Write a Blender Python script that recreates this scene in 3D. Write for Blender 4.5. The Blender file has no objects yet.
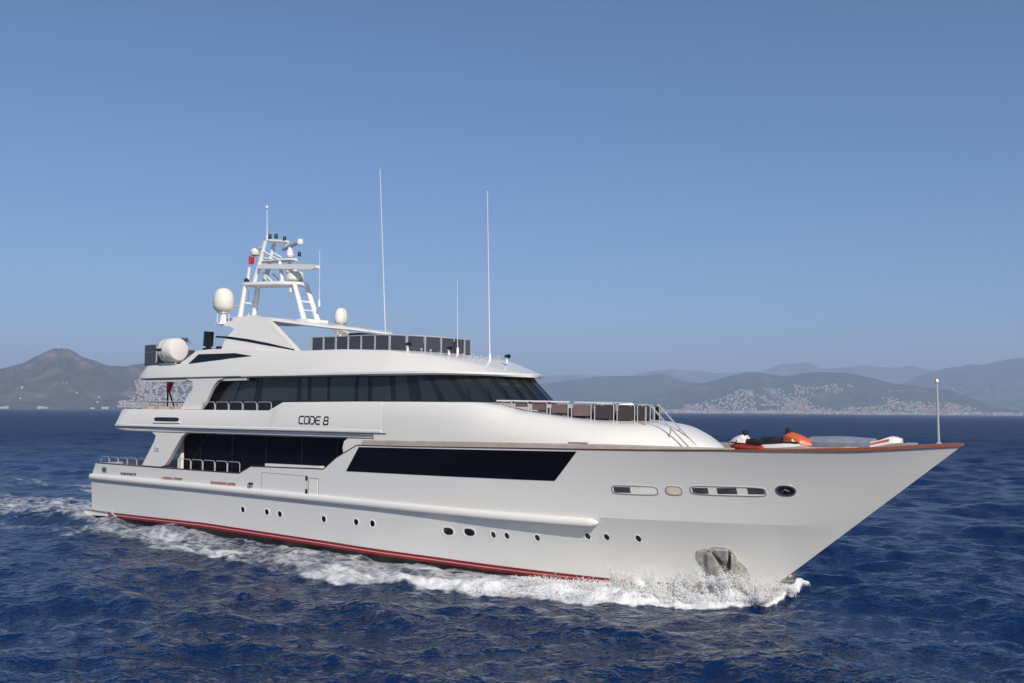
import bpy, bmesh, math, random
import numpy as np
from mathutils import Matrix, Vector, noise as mnoise

random.seed(8)
rng = np.random.default_rng(8)
SC = bpy.context.scene
COL = SC.collection
rad = math.radians

# ------------------------------------------------------------------ camera
CAM_H = 6.6
cam_data = bpy.data.cameras.new("camera")
cam_data.sensor_width = 36.0
cam_data.lens = 1040.0 / 1024.0 * 36.0
cam_data.clip_start = 0.5
cam_data.clip_end = 200000.0
cam = bpy.data.objects.new("camera", cam_data)
COL.objects.link(cam)
cam.matrix_world = (Matrix.Translation((0, 0, CAM_H))
                    @ Matrix.Rotation(math.pi / 2 + math.atan(69.4 / 1040.0), 4, 'X')
                    @ Matrix.Rotation(rad(0.42), 4, 'Z'))
SC.camera = cam

# ------------------------------------------------------------------ sky and sun
SUN_DIR = Vector((0.332, -0.943, 0.0)).normalized()
SUN_EL = rad(33)
world = bpy.data.worlds.new("World")
SC.world = world
world.use_nodes = True
wn = world.node_tree.nodes
wl = world.node_tree.links
wn.clear()
sky = wn.new("ShaderNodeTexSky")
sky.sky_type = 'NISHITA'
sky.sun_disc = False
sky.sun_elevation = SUN_EL
sky.sun_rotation = math.atan2(SUN_DIR.x, SUN_DIR.y)
sky.altitude = 0
sky.air_density = 0.80
sky.dust_density = 0.6
sky.ozone_density = 7.0
bg = wn.new("ShaderNodeBackground")
bg.inputs[1].default_value = 0.101
wo = wn.new("ShaderNodeOutputWorld")
wl.new(sky.outputs[0], bg.inputs[0])
wl.new(bg.outputs[0], wo.inputs[0])

sun_d = bpy.data.lights.new("sun", 'SUN')
sun_d.energy = 4.6
sun_d.angle = rad(0.5)
sun_d.color = (1.0, 0.92, 0.80)
sun = bpy.data.objects.new("sun", sun_d)
COL.objects.link(sun)
sv = Vector((SUN_DIR.x * math.cos(SUN_EL), SUN_DIR.y * math.cos(SUN_EL), math.sin(SUN_EL)))
sun.rotation_euler = sv.to_track_quat('Z', 'Y').to_euler()
sun.location = (100, -200, 150)

SC.view_settings.view_transform = 'Standard'
SC.view_settings.look = 'None'
SC.view_settings.exposure = 0.0
SC.view_settings.gamma = 1.0
SC.render.engine = 'CYCLES'
SC.cycles.use_denoising = True
SC.cycles.max_bounces = 8
SC.cycles.volume_bounces = 1
SC.cycles.sample_clamp_indirect = 4.0
SC.cycles.use_fast_gi = False

WATER = -0.45                      # mean water level
HEAD = rad(-37.561)                # heading of the yacht
ORIG = Vector((-22.815, 66.545, 0))
HD = Vector((math.cos(HEAD), math.sin(HEAD), 0))
SD = Vector((math.sin(HEAD), -math.cos(HEAD), 0))   # starboard

# ------------------------------------------------------------------ helpers
def tag(o, label=None, cat=None, group=None, kind=None):
    if label: o["label"] = label
    if cat: o["category"] = cat
    if group: o["group"] = group
    if kind: o["kind"] = kind
    return o


def mat(name, col, rough=0.5, metal=0.0, coat=0.0, ior=1.5, spec=0.5):
    m = bpy.data.materials.new(name)
    m.use_nodes = True
    b = m.node_tree.nodes["Principled BSDF"]
    b.inputs["Base Color"].default_value = (*col, 1)
    b.inputs["Roughness"].default_value = rough
    b.inputs["Metallic"].default_value = metal
    b.inputs["Coat Weight"].default_value = coat
    b.inputs["Coat Roughness"].default_value = 0.06
    b.inputs["IOR"].default_value = ior
    b.inputs["Specular IOR Level"].default_value = spec
    return m


def vary(m, scale, amount, col2=None, detail=4, rough_amount=0.0, bump=0.0, bump_dist=0.01, coords="Object"):
    """noise driven variation of the base colour, gloss and relief of a material"""
    nt = m.node_tree
    b = nt.nodes["Principled BSDF"]
    base = tuple(b.inputs["Base Color"].default_value)
    tc = nt.nodes.new("ShaderNodeTexCoord")
    nz = nt.nodes.new("ShaderNodeTexNoise")
    nz.inputs["Scale"].default_value = scale
    nz.inputs["Detail"].default_value = detail
    nt.links.new(tc.outputs[coords], nz.inputs["Vector"])
    mx = nt.nodes.new("ShaderNodeMix")
    mx.data_type = 'RGBA'
    mr = nt.nodes.new("ShaderNodeMapRange")
    mr.inputs["From Min"].default_value = 0.35
    mr.inputs["From Max"].default_value = 0.65
    mr.inputs["To Max"].default_value = amount
    nt.links.new(nz.outputs["Fac"], mr.inputs["Value"])
    nt.links.new(mr.outputs[0], mx.inputs["Factor"])
    mx.inputs[6].default_value = base
    mx.inputs[7].default_value = (*(col2 or (0, 0, 0)), 1)
    nt.links.new(mx.outputs[2], b.inputs["Base Color"])
    if rough_amount:
        r0 = b.inputs["Roughness"].default_value
        m2 = nt.nodes.new("ShaderNodeMapRange")
        m2.inputs["To Min"].default_value = r0 - rough_amount
        m2.inputs["To Max"].default_value = r0 + rough_amount
        nt.links.new(nz.outputs["Fac"], m2.inputs["Value"])
        nt.links.new(m2.outputs[0], b.inputs["Roughness"])
    if bump:
        bp = nt.nodes.new("ShaderNodeBump")
        bp.inputs["Strength"].default_value = bump
        bp.inputs["Distance"].default_value = bump_dist
        nt.links.new(nz.outputs["Fac"], bp.inputs["Height"])
        nt.links.new(bp.outputs[0], b.inputs["Normal"])
    return m


M = {}
M["hull"] = vary(mat("hull_paint", (0.75, 0.745, 0.71), 0.16, coat=0.6), 0.35, 0.08, (0.66, 0.66, 0.65), 5, 0.05)
M['white'] = vary(mat("superstructure_paint", (0.80, 0.775, 0.725), 0.24, coat=0.25), 0.6, 0.08, (0.74, 0.715, 0.665), 4, 0.06)
M['coaming'] = vary(mat("coaming_shade_tone", (0.50, 0.45, 0.38), 0.45), 2.0, 0.5, (0.36, 0.30, 0.25))
M['mast'] = vary(mat("mast_paint", (0.80, 0.80, 0.77), 0.35), 3.0, 0.1, (0.6, 0.58, 0.52))
M['dome'] = mat("radome_plastic", (0.78, 0.75, 0.66), 0.4)
M['red'] = mat("boot_stripe_red", (0.25, 0.010, 0.015), 0.3, coat=0.3)
M['pink'] = mat("boot_stripe_pale", (0.62, 0.30, 0.28), 0.35)
M['antifoul'] = vary(mat("antifouling", (0.012, 0.012, 0.014), 0.5), 1.2, 0.5, (0.04, 0.035, 0.03))
M['glass'] = mat("dark_glass", (0.006, 0.007, 0.010), 0.04)
M['pane'] = mat("window_glass", (0.018, 0.025, 0.026), 0.03, ior=1.5, spec=.6)
M['mpane'] = mat("saloon_glass", (0.004, 0.004, 0.007), 0.05, ior=1.45, spec=0.22)
M['black'] = mat("black_trim", (0.010, 0.010, 0.012), 0.35)
M['tint'] = mat("tinted_screen", (0.05, 0.052, 0.068), 0.06)
M['teak'] = vary(mat("varnished_teak", (0.26, 0.075, 0.03), 0.3, coat=0.3), 6.0, 0.5, (0.15, 0.04, 0.015))
M['darkteak'] = vary(mat("dark_cap_rail", (0.085, 0.03, 0.025), 0.3, coat=0.4), 6.0, 0.5, (0.05, 0.02, 0.015))
M['deck'] = vary(mat("deck_teak", (0.34, 0.22, 0.13), 0.6), 3.0, 0.5, (0.24, 0.15, 0.09))
M['steel'] = mat("polished_rail", (0.58, 0.57, 0.55), 0.3, metal=0.4)
M['chrome'] = vary(mat("worn_steel", (0.42, 0.41, 0.38), 0.35, metal=0.85), 3.5, 0.8, (0.10, 0.09, 0.08), 5, 0.1, 0.6, 0.05)
M['grey'] = mat("grey_frame", (0.42, 0.42, 0.42), 0.4)
M['greyl'] = mat("grey_paint", (0.30, 0.31, 0.33), 0.5)
M['letter'] = mat("letter_black", (0.02, 0.02, 0.025), 0.3)
M['redletter'] = mat("letter_red", (0.30, 0.05, 0.035), 0.5)
M['tan'] = mat("tan_paint", (0.50, 0.42, 0.32), 0.5)
M['pinkpad'] = vary(mat("rail_cloth", (0.15, 0.10, 0.095), 0.85), 4.0, 0.4, (0.10, 0.07, 0.07))
M['darkcloth'] = mat("dark_cloth", (0.03, 0.025, 0.03), 0.9)
M['flagred'] = mat("flag_red", (0.48, 0.03, 0.025), 0.8)
M['orange'] = mat("orange_vinyl", (0.62, 0.12, 0.03), 0.45)
M['redv'] = mat("red_vinyl", (0.42, 0.03, 0.02), 0.5)
M['whitev'] = mat("white_vinyl", (0.75, 0.73, 0.70), 0.45)
M['blackv'] = mat("black_vinyl", (0.015, 0.015, 0.018), 0.5)
M['cover'] = vary(mat("boat_cover", (0.20, 0.23, 0.29), 0.6), 3.0, 0.5, (0.32, 0.34, 0.38))
M['leaf'] = mat("palm_leaf", (0.05, 0.07, 0.03), 0.7)


def mesh(name, verts, faces, mats, parent=None, mi=None, smooth=None):
    """one mesh object; smooth = angle in degrees under which edges are smooth"""
    me = bpy.data.meshes.new(name)
    me.from_pydata([tuple(v) for v in verts], [], faces)
    if not isinstance(mats, (list, tuple)): mats = [mats]
    for m in mats: me.materials.append(m)
    if mi is not None: me.polygons.foreach_set("material_index", mi)
    bm = bmesh.new(); bm.from_mesh(me)
    bmesh.ops.remove_doubles(bm, verts=bm.verts, dist=1e-5)
    bmesh.ops.recalc_face_normals(bm, faces=bm.faces)
    bm.to_mesh(me); bm.free()
    if smooth:
        me.polygons.foreach_set("use_smooth", [True] * len(me.polygons))
        me.set_sharp_from_angle(angle=rad(smooth))
    me.update()
    o = bpy.data.objects.new(name, me)
    COL.objects.link(o)
    if parent is not None: o.parent = parent
    return o


def empty(name, loc, rz=0.0, parent=None):
    o = bpy.data.objects.new(name, None)
    o.empty_display_size = 0.5
    COL.objects.link(o)
    o.location = loc
    o.rotation_euler = (0, 0, rz)
    if parent is not None: o.parent = parent
    return o


class MB:
    """collects shapes; coordinates are (u forward, v starboard, w up)"""
    def __init__(self): self.v = []; self.f = []; self.mi = []
    def add(self, vs, fs, mi=0):
        n = len(self.v)
        self.v += [(p[0], -p[1], p[2]) for p in vs]
        self.f += [tuple(i + n for i in f) for f in fs]
        self.mi += [mi] * len(fs)
        return self
    def box(self, c, s, mi=0, rot=None):
        vs = []
        for dx in (-.5, .5):
            for dy in (-.5, .5):
                for dz in (-.5, .5):
                    p = Vector((dx * s[0], dy * s[1], dz * s[2]))
                    if rot is not None: p = rot @ p
                    vs.append((c[0] + p.x, c[1] + p.y, c[2] + p.z))
        return self.add(vs, [(0, 1, 3, 2), (4, 6, 7, 5), (0, 4, 5, 1), (2, 3, 7, 6), (0, 2, 6, 4), (1, 5, 7, 3)], mi)
    def tube(self, pts, r, n=8, mi=0):
        pts = [Vector(p) for p in pts]
        rs = r if isinstance(r, (list, tuple)) else [r] * len(pts)
        vs, fs = [], []
        for i, p in enumerate(pts):
            a = pts[max(i - 1, 0)]; b = pts[min(i + 1, len(pts) - 1)]
            d = (b - a).normalized()
            up = Vector((0, 0, 1)) if abs(d.z) < .9 else Vector((1, 0, 0))
            x = d.cross(up).normalized(); y = d.cross(x)
            for k in range(n):
                t = 2 * math.pi * k / n
                vs.append(tuple(p + (x * math.cos(t) + y * math.sin(t)) * rs[i]))
        for i in range(len(pts) - 1):
            for k in range(n):
                fs.append((i * n + k, i * n + (k + 1) % n, (i + 1) * n + (k + 1) % n, (i + 1) * n + k))
        fs.append(tuple(range(n))); fs.append(tuple(range((len(pts) - 1) * n, len(pts) * n)))
        return self.add(vs, fs, mi)
    def lathe(self, c, prof, n=24, axis='w', mi=0):
        vs, fs = [], []
        for (r, h) in prof:
            for k in range(n):
                t = 2 * math.pi * k / n
                x, y = r * math.cos(t), r * math.sin(t)
                vs.append((c[0] + x, c[1] + y, c[2] + h) if axis == 'w' else
                          ((c[0] + h, c[1] + x, c[2] + y) if axis == 'u' else (c[0] + x, c[1] + h, c[2] + y)))
        for i in range(len(prof) - 1):
            for k in range(n):
                fs.append((i * n + k, i * n + (k + 1) % n, (i + 1) * n + (k + 1) % n, (i + 1) * n + k))
        fs.append(tuple(range(n))); fs.append(tuple(range((len(prof) - 1) * n, len(prof) * n)))
        return self.add(vs, fs, mi)
    def prism(self, poly, v0, v1, mi=0):
        """(u, w) outline given thickness from v0 to v1"""
        n = len(poly)
        vs = [(p[0], v0, p[1]) for p in poly] + [(p[0], v1, p[1]) for p in poly]
        fs = [tuple(range(n)), tuple(range(n, 2 * n))] + [(i, (i + 1) % n, n + (i + 1) % n, n + i) for i in range(n)]
        return self.add(vs, fs, mi)
    def build(self, name, mats, parent=None, smooth=35):
        return mesh(name, self.v, self.f, mats, parent, self.mi, smooth)


def loft(name, stations, m, parent, smooth=35, mi_fn=None):
    """stations: half sections [(u, v, w), ...] from the bottom centre to the top centre; mirrored to port"""
    vs, fs = [], []
    np_ = len(stations[0])
    ring = 2 * np_
    for st in stations:
        for (u, v, w) in st: vs.append((u, -v, w))
        for (u, v, w) in reversed(st): vs.append((u, v, w))
    for i in range(len(stations) - 1):
        for k in range(ring):
            a, b = i * ring + k, i * ring + (k + 1) % ring
            fs.append((a, b, b + ring, a + ring))
    fs.append(tuple(range(ring)))
    fs.append(tuple(range((len(stations) - 1) * ring, len(stations) * ring)))
    me = mesh(name, vs, fs, m, parent, None, None)
    bm = bmesh.new(); bm.from_mesh(me.data)
    bmesh.ops.dissolve_degenerate(bm, dist=1e-4, edges=bm.edges)
    bmesh.ops.recalc_face_normals(bm, faces=bm.faces)
    bm.to_mesh(me.data); bm.free()
    me.data.polygons.foreach_set("use_smooth", [True] * len(me.data.polygons))
    me.data.set_sharp_from_angle(angle=rad(smooth))
    return me


def interp(x, xs, ys): return float(np.interp(x, xs, ys))


def crom(stations, sub=4):
    """smooths the run of a loft lengthways (Catmull-Rom through the stations)"""
    A = np.array(stations, float)
    out = []
    n = len(A)
    for i in range(n - 1):
        p0, p1, p2, p3 = A[max(i - 1, 0)], A[i], A[i + 1], A[min(i + 2, n - 1)]
        for k in range(sub):
            t = k / sub
            lin = p1 + (p2 - p1) * t
            c = 0.5 * ((2 * p1) + (-p0 + p2) * t + (2 * p0 - 5 * p1 + 4 * p2 - p3) * t * t + (-p0 + 3 * p1 - 3 * p2 + p3) * t ** 3)
            out.append(0.7 * c + 0.3 * lin)
    out.append(A[-1])
    return [[tuple(p) for p in s] for s in out]

# ------------------------------------------------------------------ hull form
KN = 2.36


def ustem(w): return 41.95 + 1.25 * w
def utrans(w): return 0.0 if w < 2.4 else 0.55 * (w - 2.4)


def hb(u, w):
    """half beam of the hull at station u and height w"""
    if w <= KN:
        k = max(0.0, w / KN) ** 2.2
        t0 = .52 + .02 * k; p = 1.95 + .40 * k; B = 4.28 + .12 * k
    else:
        k = min(1.4, (w - KN) / 3.1) ** 2.5
        t0 = .54 + .025 * k; p = 2.35 + .5 * k; B = 4.4
    t = max(0.0, min(1.0, u / ustem(w)))
    b = B * (1 - max(0.0, (t - t0) / (1 - t0)) ** p) * (1 - .05 * max(0.0, 1 - u / 16) ** 2)
    if w < 0: b *= 1 - .45 * min(1.0, (-w / 1.6)) ** 2
    return b


SH_U = [0.0, .58, 7.86, 14.36, 15.32, 20.77, 21.69, 23.02, 25.8, 28.8, 32.5, 35.3, 37.9, 40.2, 42.4, 45.7, 47.6, 48.85]
SH_W = [3.32, 3.317, 3.29, 3.281, 3.68, 3.75, 4.35, 4.95, 4.965, 5.01, 5.066, 5.097, 5.13, 5.175, 5.222, 5.332, 5.464, 5.554]
def sheer(u): return interp(u, SH_U, SH_W)
ST_U = [0, 2.5, 11.3, 21, 27.4, 32.2, 36, 48]
ST_T = [.44, .45, .50, .304, .128, -.07, -.22, -.45]
def stripe(u): return interp(u, ST_U, ST_T)

yacht = empty("motor_yacht", ORIG, HEAD)
tag(yacht, "large white three-deck motor yacht with red boot stripe under way on the blue sea", "yacht")


def build_hull():
    T = sorted(set(np.round(np.concatenate([np.linspace(0, .9, 190), 1 - (1 - np.linspace(.9, 1, 60)) ** 1.0]), 5)))
    rows_low = [-1.5, -1.1, -.8]
    nmid, nup = 10, 12
    cols = []
    for t in T:
        col = []
        def pt(w):
            u = utrans(w) + t * (ustem(w) - utrans(w))
            return (u, hb(u, w) if t < 1 else 0.0, w)
        ur = t * 42
        s = stripe(ur)
        for w in rows_low: col.append(pt(w))
        for w in (s - .27, s - .16, s - .11, s): col.append(pt(w))
        for i in range(1, nmid + 1): col.append(pt(s + (KN - s) * i / nmid))
        ws = 4.0
        for _ in range(30):
            u = utrans(ws) + t * (ustem(ws) - utrans(ws)); ws = .5 * ws + .5 * sheer(u)
        for i in range(1, nup + 1): col.append(pt(KN + (ws - KN) * i / nup))
        cols.append(col)
    nr = len(cols[0])
    def shell(name, r0, r1, mats, fn, off=0.0):
        vs, fs, mi = [], [], []
        for col in cols:
            for sgn in (-1, 1):
                for r in range(r0, r1 + 1):
                    u, v, w = col[r]
                    vs.append((u, sgn * (v + off), w))
        n = r1 - r0 + 1
        for i in range(len(cols) - 1):
            for s in (0, 1):
                for r in range(n - 1):
                    a = (i * 2 + s) * n + r; b = ((i + 1) * 2 + s) * n + r
                    fs.append((a, a + 1, b + 1, b)); mi.append(fn(r0 + r))
        for r in range(n - 1):                       # transom
            fs.append((r, r + 1, n + r + 1, n + r)); mi.append(fn(r0 + r))
        return mesh(name, vs, fs, mats, yacht, mi, 5)
    h = shell("hull", 0, nr - 1, [M['hull'], M['antifoul']], lambda r: 1 if r < 3 else 0)
    def st(r): return {3: 0, 4: 1, 5: 0}[r]
    s = shell("boot_stripe", 3, 6, [M['red'], M['pink']], st, 0.006)
    s["label"] = "red boot stripe with a thin pale line along it"
    return h


hull = build_hull()


def strip(name, us, sec_fn, m, parent=yacht, both=True, smooth=40, closed=True):
    """sweeps a section along stations; sec_fn(u) -> [(u, v, w), ...]; both sides in one mesh"""
    mb = MB()
    for sg in ((1, -1) if both else (1,)):
        vs, fs = [], []
        n = None
        for u in us:
            s = sec_fn(u); n = len(s)
            vs += [(p[0], sg * p[1], p[2]) for p in s]
        for i in range(len(us) - 1):
            for k in range(n if closed else n - 1):
                a, b = i * n + k, i * n + (k + 1) % n
                fs.append((a, b, b + n, a + n))
        if closed:
            fs.append(tuple(range(n))); fs.append(tuple(range((len(us) - 1) * n, len(us) * n)))
        mb.add(vs, fs)
    return mb.build(name, m, parent, smooth)


def in_normal(u, w, fn=hb, d=0.05):
    """unit vector in plan pointing out of the hull at (u, w)"""
    s = (fn(u + d, w) - fn(u - d, w)) / (2 * d)
    l = math.hypot(1, s)
    return (-s / l, 1 / l)


# rubbing strake that also throws the long shadow
def rail_w(u): return interp(u, [0, 6, 11, 21, 27, 31, 35.6], [2.62, 2.59, 2.57, 2.47, 2.40, 2.34, 2.29])
def rail_sec(u):
    k = min(1, max(0, (35.75 - u) / .35)) ** .5
    k2 = 1 if u > .3 else .8
    w = rail_w(u); nx, ny = in_normal(max(u, .2), 2.2)
    b = hb(u, 2.36)
    r = .155 * k + .01
    out = []
    for a in range(9):
        t = math.pi * (a / 8 - .5)
        o = (.09 + .10 * math.cos(t)) * k2 * (.3 + .7 * k)
        out.append((u + nx * o, b + ny * o, w - .15 + math.sin(t) * r))
    out.append((u, b - .05, w - .15 + r)); out.append((u, b - .05, w - .15 - r))
    return out
strip("rubbing_strake", list(np.linspace(0.02, 35, 110)) + list(np.linspace(35.05, 35.75, 12)), rail_sec, M['white'])


# cap rails on the bulwark (dark aft, varnished teak forward)
def cap_sec(u, wdt=.16, th=.05, dz=.0):
    w = sheer(u); nx, ny = in_normal(u, w)
    b = hb(u, w)
    return [(u + nx * .012, b + ny * .012, w - th + dz), (u + nx * .012, b + ny * .012, w + th * .5 + dz),
            (u - nx * wdt, max(0.0, b - ny * wdt), w + th * .5 + dz), (u - nx * wdt, max(0.0, b - ny * wdt), w - th + dz)]
us_a = sorted(set(list(np.linspace(.6, 23.0, 80)) + SH_U[1:8]))
strip("cap_rail", us_a, lambda u: cap_sec(u, .2, .035), M['darkteak'])
us_m = list(np.linspace(23.05, 41.2, 80))
strip("cap_rail", us_m, lambda u: cap_sec(u, .18, .03), M['darkteak'])
us_f = list(np.linspace(41.2, 47.5, 50)) + list(np.linspace(47.6, 48.84, 24))
def fcap(u):
    k = min(1, max(0, (u - 41) / 4))
    return cap_sec(u, .18 + .08 * k, .032 + .045 * k)
o = strip("cap_rail", us_f, fcap, M['teak'])
o["label"] = "varnished teak cap rail along the bow"


# bulwark insides and decks
def bulwark(name, u0, u1, deck_w, n=60):
    def sec(u):
        w = sheer(u) - .02; out, inn = [], []
        for k in range(5):
            z = w + (deck_w - .1 - w) * k / 4; b = hb(u, z)
            out.append((u, max(0.0, b - .03), z)); inn.append((u, max(0.0, b - .14), z))
        return inn[::-1] + out
    strip(name, list(np.linspace(u0, u1, n)), sec, M['white'])
bulwark("bulwark", .62, 23.2, 2.3)
bulwark("bulwark", 23.2, 46.8, 4.75)


def deck(name, us, w_fn, half_fn, m):
    vs, fs = [], []
    for u in us:
        h = half_fn(u); w = w_fn(u)
        vs += [(u, -h, w), (u, h, w)]
    for i in range(len(us) - 1): fs.append((2 * i, 2 * i + 1, 2 * i + 3, 2 * i + 2))
    return mesh(name, vs, fs, m, yacht)
deck("aft_deck", np.linspace(.65, 23.2, 20), lambda u: 2.3, lambda u: hb(u, 2.3) - .05, M['deck'])
deck("fore_deck", np.linspace(23.2, 47.4, 50), lambda u: 4.72 + .25 * max(0, (u - 40) / 8), lambda u: max(.0, hb(u, 4.55) - .05), M['deck'])
# swim platform
mb = MB()
mb.prism([(-.75, .14), (-.75, .46), (2.5, .42), (2.5, .22)], 4.12, -4.12)
mb.build("swim_platform", M['white'], yacht)
mb = MB()
mb.tube([(-.7, 4.14, .50), (2.4, 4.16, .46)], .06)
mb.tube([(2.3, 4.16, .42), (2.9, 4.16, .18)], .05)
mb.build("platform_rail", M['grey'], yacht)


# ------------------------------------------------------------------ surface patches
def bil(c, s, t):
    (a, b, d, e) = c
    u = (a[0] * (1 - s) + b[0] * s) * (1 - t) + (e[0] * (1 - s) + d[0] * s) * t
    w = (a[1] * (1 - s) + b[1] * s) * (1 - t) + (e[1] * (1 - s) + d[1] * s) * t
    return u, w


def quad_patch(name, corners, m, parent=yacht, surf=hb, off=.012, nu=24, nw=6, depth=.04, sides=(1,), smooth=30):
    """slab that follows a curved side; corners (u, w): low aft, low fwd, top fwd, top aft"""
    res = []
    for sg in sides:
        vs, fs = [], []
        for lay in (off, -depth):
            for j in range(nw + 1):
                for i in range(nu + 1):
                    u, w = bil(corners, i / nu, j / nw)
                    vs.append((u, sg * (surf(u, w) + lay), w))
        n1 = nu + 1; N = n1 * (nw + 1)
        for j in range(nw):
            for i in range(nu):
                a = j * n1 + i
                fs.append((a, a + 1, a + n1 + 1, a + n1)); fs.append((N + a, N + a + 1, N + a + n1 + 1, N + a + n1))
        for i in range(nu):
            fs.append((i, i + 1, N + i + 1, N + i)); b = nw * n1 + i; fs.append((b, b + 1, N + b + 1, N + b))
        for j in range(nw):
            a = j * n1; fs.append((a, a + n1, N + a + n1, N + a)); a = j * n1 + nu; fs.append((a, a + n1, N + a + n1, N + a))
        res.append(MB().add(vs, fs).build(name, m, parent, smooth))
    return res


def oval_pts(u0, w0, a, b, n, r=1.0, sq=2.0):
    out = []
    for k in range(n):
        t = 2 * math.pi * k / n
        c, s = math.cos(t), math.sin(t)
        out.append((u0 + a * r * math.copysign(abs(c) ** (2 / sq), c), w0 + b * r * math.copysign(abs(s) ** (2 / sq), s)))
    return out


def oval(name, u0, w0, a, b, m, parent=yacht, surf=hb, off=.01, sq=2.0, ring=None, n=28, depth=.03):
    """oval plate on a curved side, or a ring when ring = inner scale"""
    vs, fs = [], []
    if ring:
        loops = [(1.0, -depth), (1.0, off), (ring if isinstance(ring, float) else .8, off), (ring, -depth)]
    else:
        loops = [(1.0, -depth), (1.0, off), (.6, off), (.25, off)]
    for r, l in loops:
        if ring and r != 1.0:
            pts = oval_pts(u0, w0, a - b * (1 - r), b * r, n, 1.0, sq)
        else:
            pts = oval_pts(u0, w0, a, b, n, r, sq)
        vs += [(u, surf(u, w) + l, w) for (u, w) in pts]
    for i in range(3):
        for k in range(n):
            fs.append((i * n + k, i * n + (k + 1) % n, (i + 1) * n + (k + 1) % n, (i + 1) * n + k))
    if not ring: fs.append(tuple(range(3 * n, 4 * n)))
    return MB().add(vs, fs).build(name, m, parent, 40)


# full-beam saloon window on the hull
sw = quad_patch("saloon_window", [(22.33, 3.70), (34.03, 3.76), (35.2, 4.99), (23.17, 4.86)], M['mpane'], nu=60, nw=8, off=.012)[0]

M['brightrim'] = mat('polished_rim', (.82, .81, .78), .25)
# portholes: bright dished rim, dark glass
for i, (u, w) in enumerate([(14.63, 1.413), (16.54, 1.408), (17.54, 1.373), (20.75, 1.345), (22.97, 1.357), (24.03, 1.361), (28.42, 1.318), (29.52, 1.347), (30.72, 1.315), (31.37, 1.313), (32.78, 1.318), (35.03, 1.525), (35.82, 1.53), (37.1, 1.541)]):
    big = i in (6, 7)
    a, b = (.36, .23) if big else ((.23, .21) if i < 8 else (.18, .19))
    p = oval("porthole", u, w, a, b, M['brightrim'], off=.014, ring=.70, sq=2.4 if big else 2.0)
    oval("pane", u + .05, w + .01, a * .76, b * .76, M['glass'], parent=p, off=.006, sq=2.4 if big else 2.0)


M['bowpane'] = vary(mat('tinted_pane', (.045, .048, .055), .08), 3.0, .8, (.09, .09, .10))
M['brightpane'] = mat('bright_pane', (.85, .83, .76), .35)  # pane in one pale colour


def stadium_window(u0, u1, w0, w1, segs, h=.155):
    uc, a = (u0 + u1) / 2, (u1 - u0) / 2
    wc = (w0 + w1) / 2
    sl = (w1 - w0) / (u1 - u0)
    f = oval("bow_window", uc, wc, a, h + .03, M['steel'], off=.03, ring=.82, sq=5.0)
    oval("recess", uc, wc, a - .03, h, M['white'], parent=f, off=.006, sq=5.0)
    for (s0, s1, mm) in segs:
        ua, ub = u0 + (u1 - u0) * s0, u0 + (u1 - u0) * s1
        wa = w0 + sl * (ua - u0); wb = w0 + sl * (ub - u0)
        quad_patch("pane", [(ua, wa - h * .75), (ub, wb - h * .75), (ub, wb + h * .75), (ua, wa + h * .75)], mm, parent=f, off=.012, nu=6, nw=2, depth=.01)
    return f
stadium_window(36.48, 38.34, 3.51, 3.55, [(.04, .40, M['bowpane']), (.60, .96, M['brightpane'])])
stadium_window(39.56, 42.29, 3.585, 3.66, [(.03, .24, M['bowpane']), (.36, .62, M['bowpane']), (.76, .97, M['bowpane'])])
p = oval("bow_window", 38.95, 3.57, .32, .185, M['steel'], off=.03, ring=.75, sq=3.2)
oval("pane", 38.95, 3.57, .27, .14, mat('cream_pane', (.72, .64, .48), .4), parent=p, off=.02, sq=3.2)  # pane in one cream colour
p = oval("hawse_hole", 42.97, 3.71, .33, .20, M['chrome'], off=.045, ring=.70, sq=2.4)
oval("opening", 42.97, 3.71, .27, .155, M['black'], parent=p, off=.008, sq=2.4)
mb = MB(); b = hb(42.9, 3.67)
mb.tube([(42.8, b + .03, 3.66), (42.94, b + .07, 3.74), (43.1, b + .03, 3.68)], .035)
mb.build("chain_link", M['chrome'], p)

# side-opening platform door and boarding gate let into the hull side
def outline(name, u0, u1, w0, w1, t=.024, m=M['greyl'], parent=yacht, slope=-.012):
    mb = []
    def wr(u, w): return w + slope * (u - u0)
    vs, fs = [], []
    k = 0
    for (ua, wa, ub, wb) in ((u0, w0, u1, w0), (u0, w1, u1, w1)):
        for i in range(9):
            u = ua + (ub - ua) * i / 8
            for d, l in ((-t, .004), (t, .004)):
                w = wr(u, wa) + d; vs.append((u, hb(u, w) + l, w))
        for i in range(8):
            a = k + 2 * i; fs.append((a, a + 1, a + 3, a + 2))
        k += 18
    for u in (u0, u1):
        for i in range(3):
            w = w0 + (w1 - w0) * i / 2
            for d in (-t, t): vs.append((u + d, hb(u + d, wr(u, w)) + .005, wr(u, w)))
        for i in range(2):
            a = k + 2 * i; fs.append((a, a + 1, a + 3, a + 2))
        k += 6
    return MB().add(vs, fs).build(name, m, parent, None)
g = quad_patch("shell_door", [(16.22, 2.52), (19.55, 2.44), (19.55, 3.33), (16.22, 3.37)], M['hull'], off=.010, nu=14)[0]
outline("door_seam", 16.2, 19.6, 2.48, 3.38, parent=g)
for w in (3.25, 2.62):
    quad_patch("hinge", [(19.52, w - .1), (19.66, w - .1), (19.66, w + .1), (19.52, w + .1)], M['letter'], parent=g, off=.03, nu=2, nw=1)
g = quad_patch("boarding_gate", [(19.78, 2.44), (20.40, 2.42), (20.40, 3.22), (19.78, 3.23)], M['white'], off=.03, nu=6)[0]
outline("door_seam", 19.74, 20.44, 2.40, 3.26, parent=g)
quad_patch("step", [(19.9, 2.36), (20.45, 2.36), (20.45, 2.44), (19.9, 2.44)], M['letter'], parent=g, off=.06, nu=2, nw=1)
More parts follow.
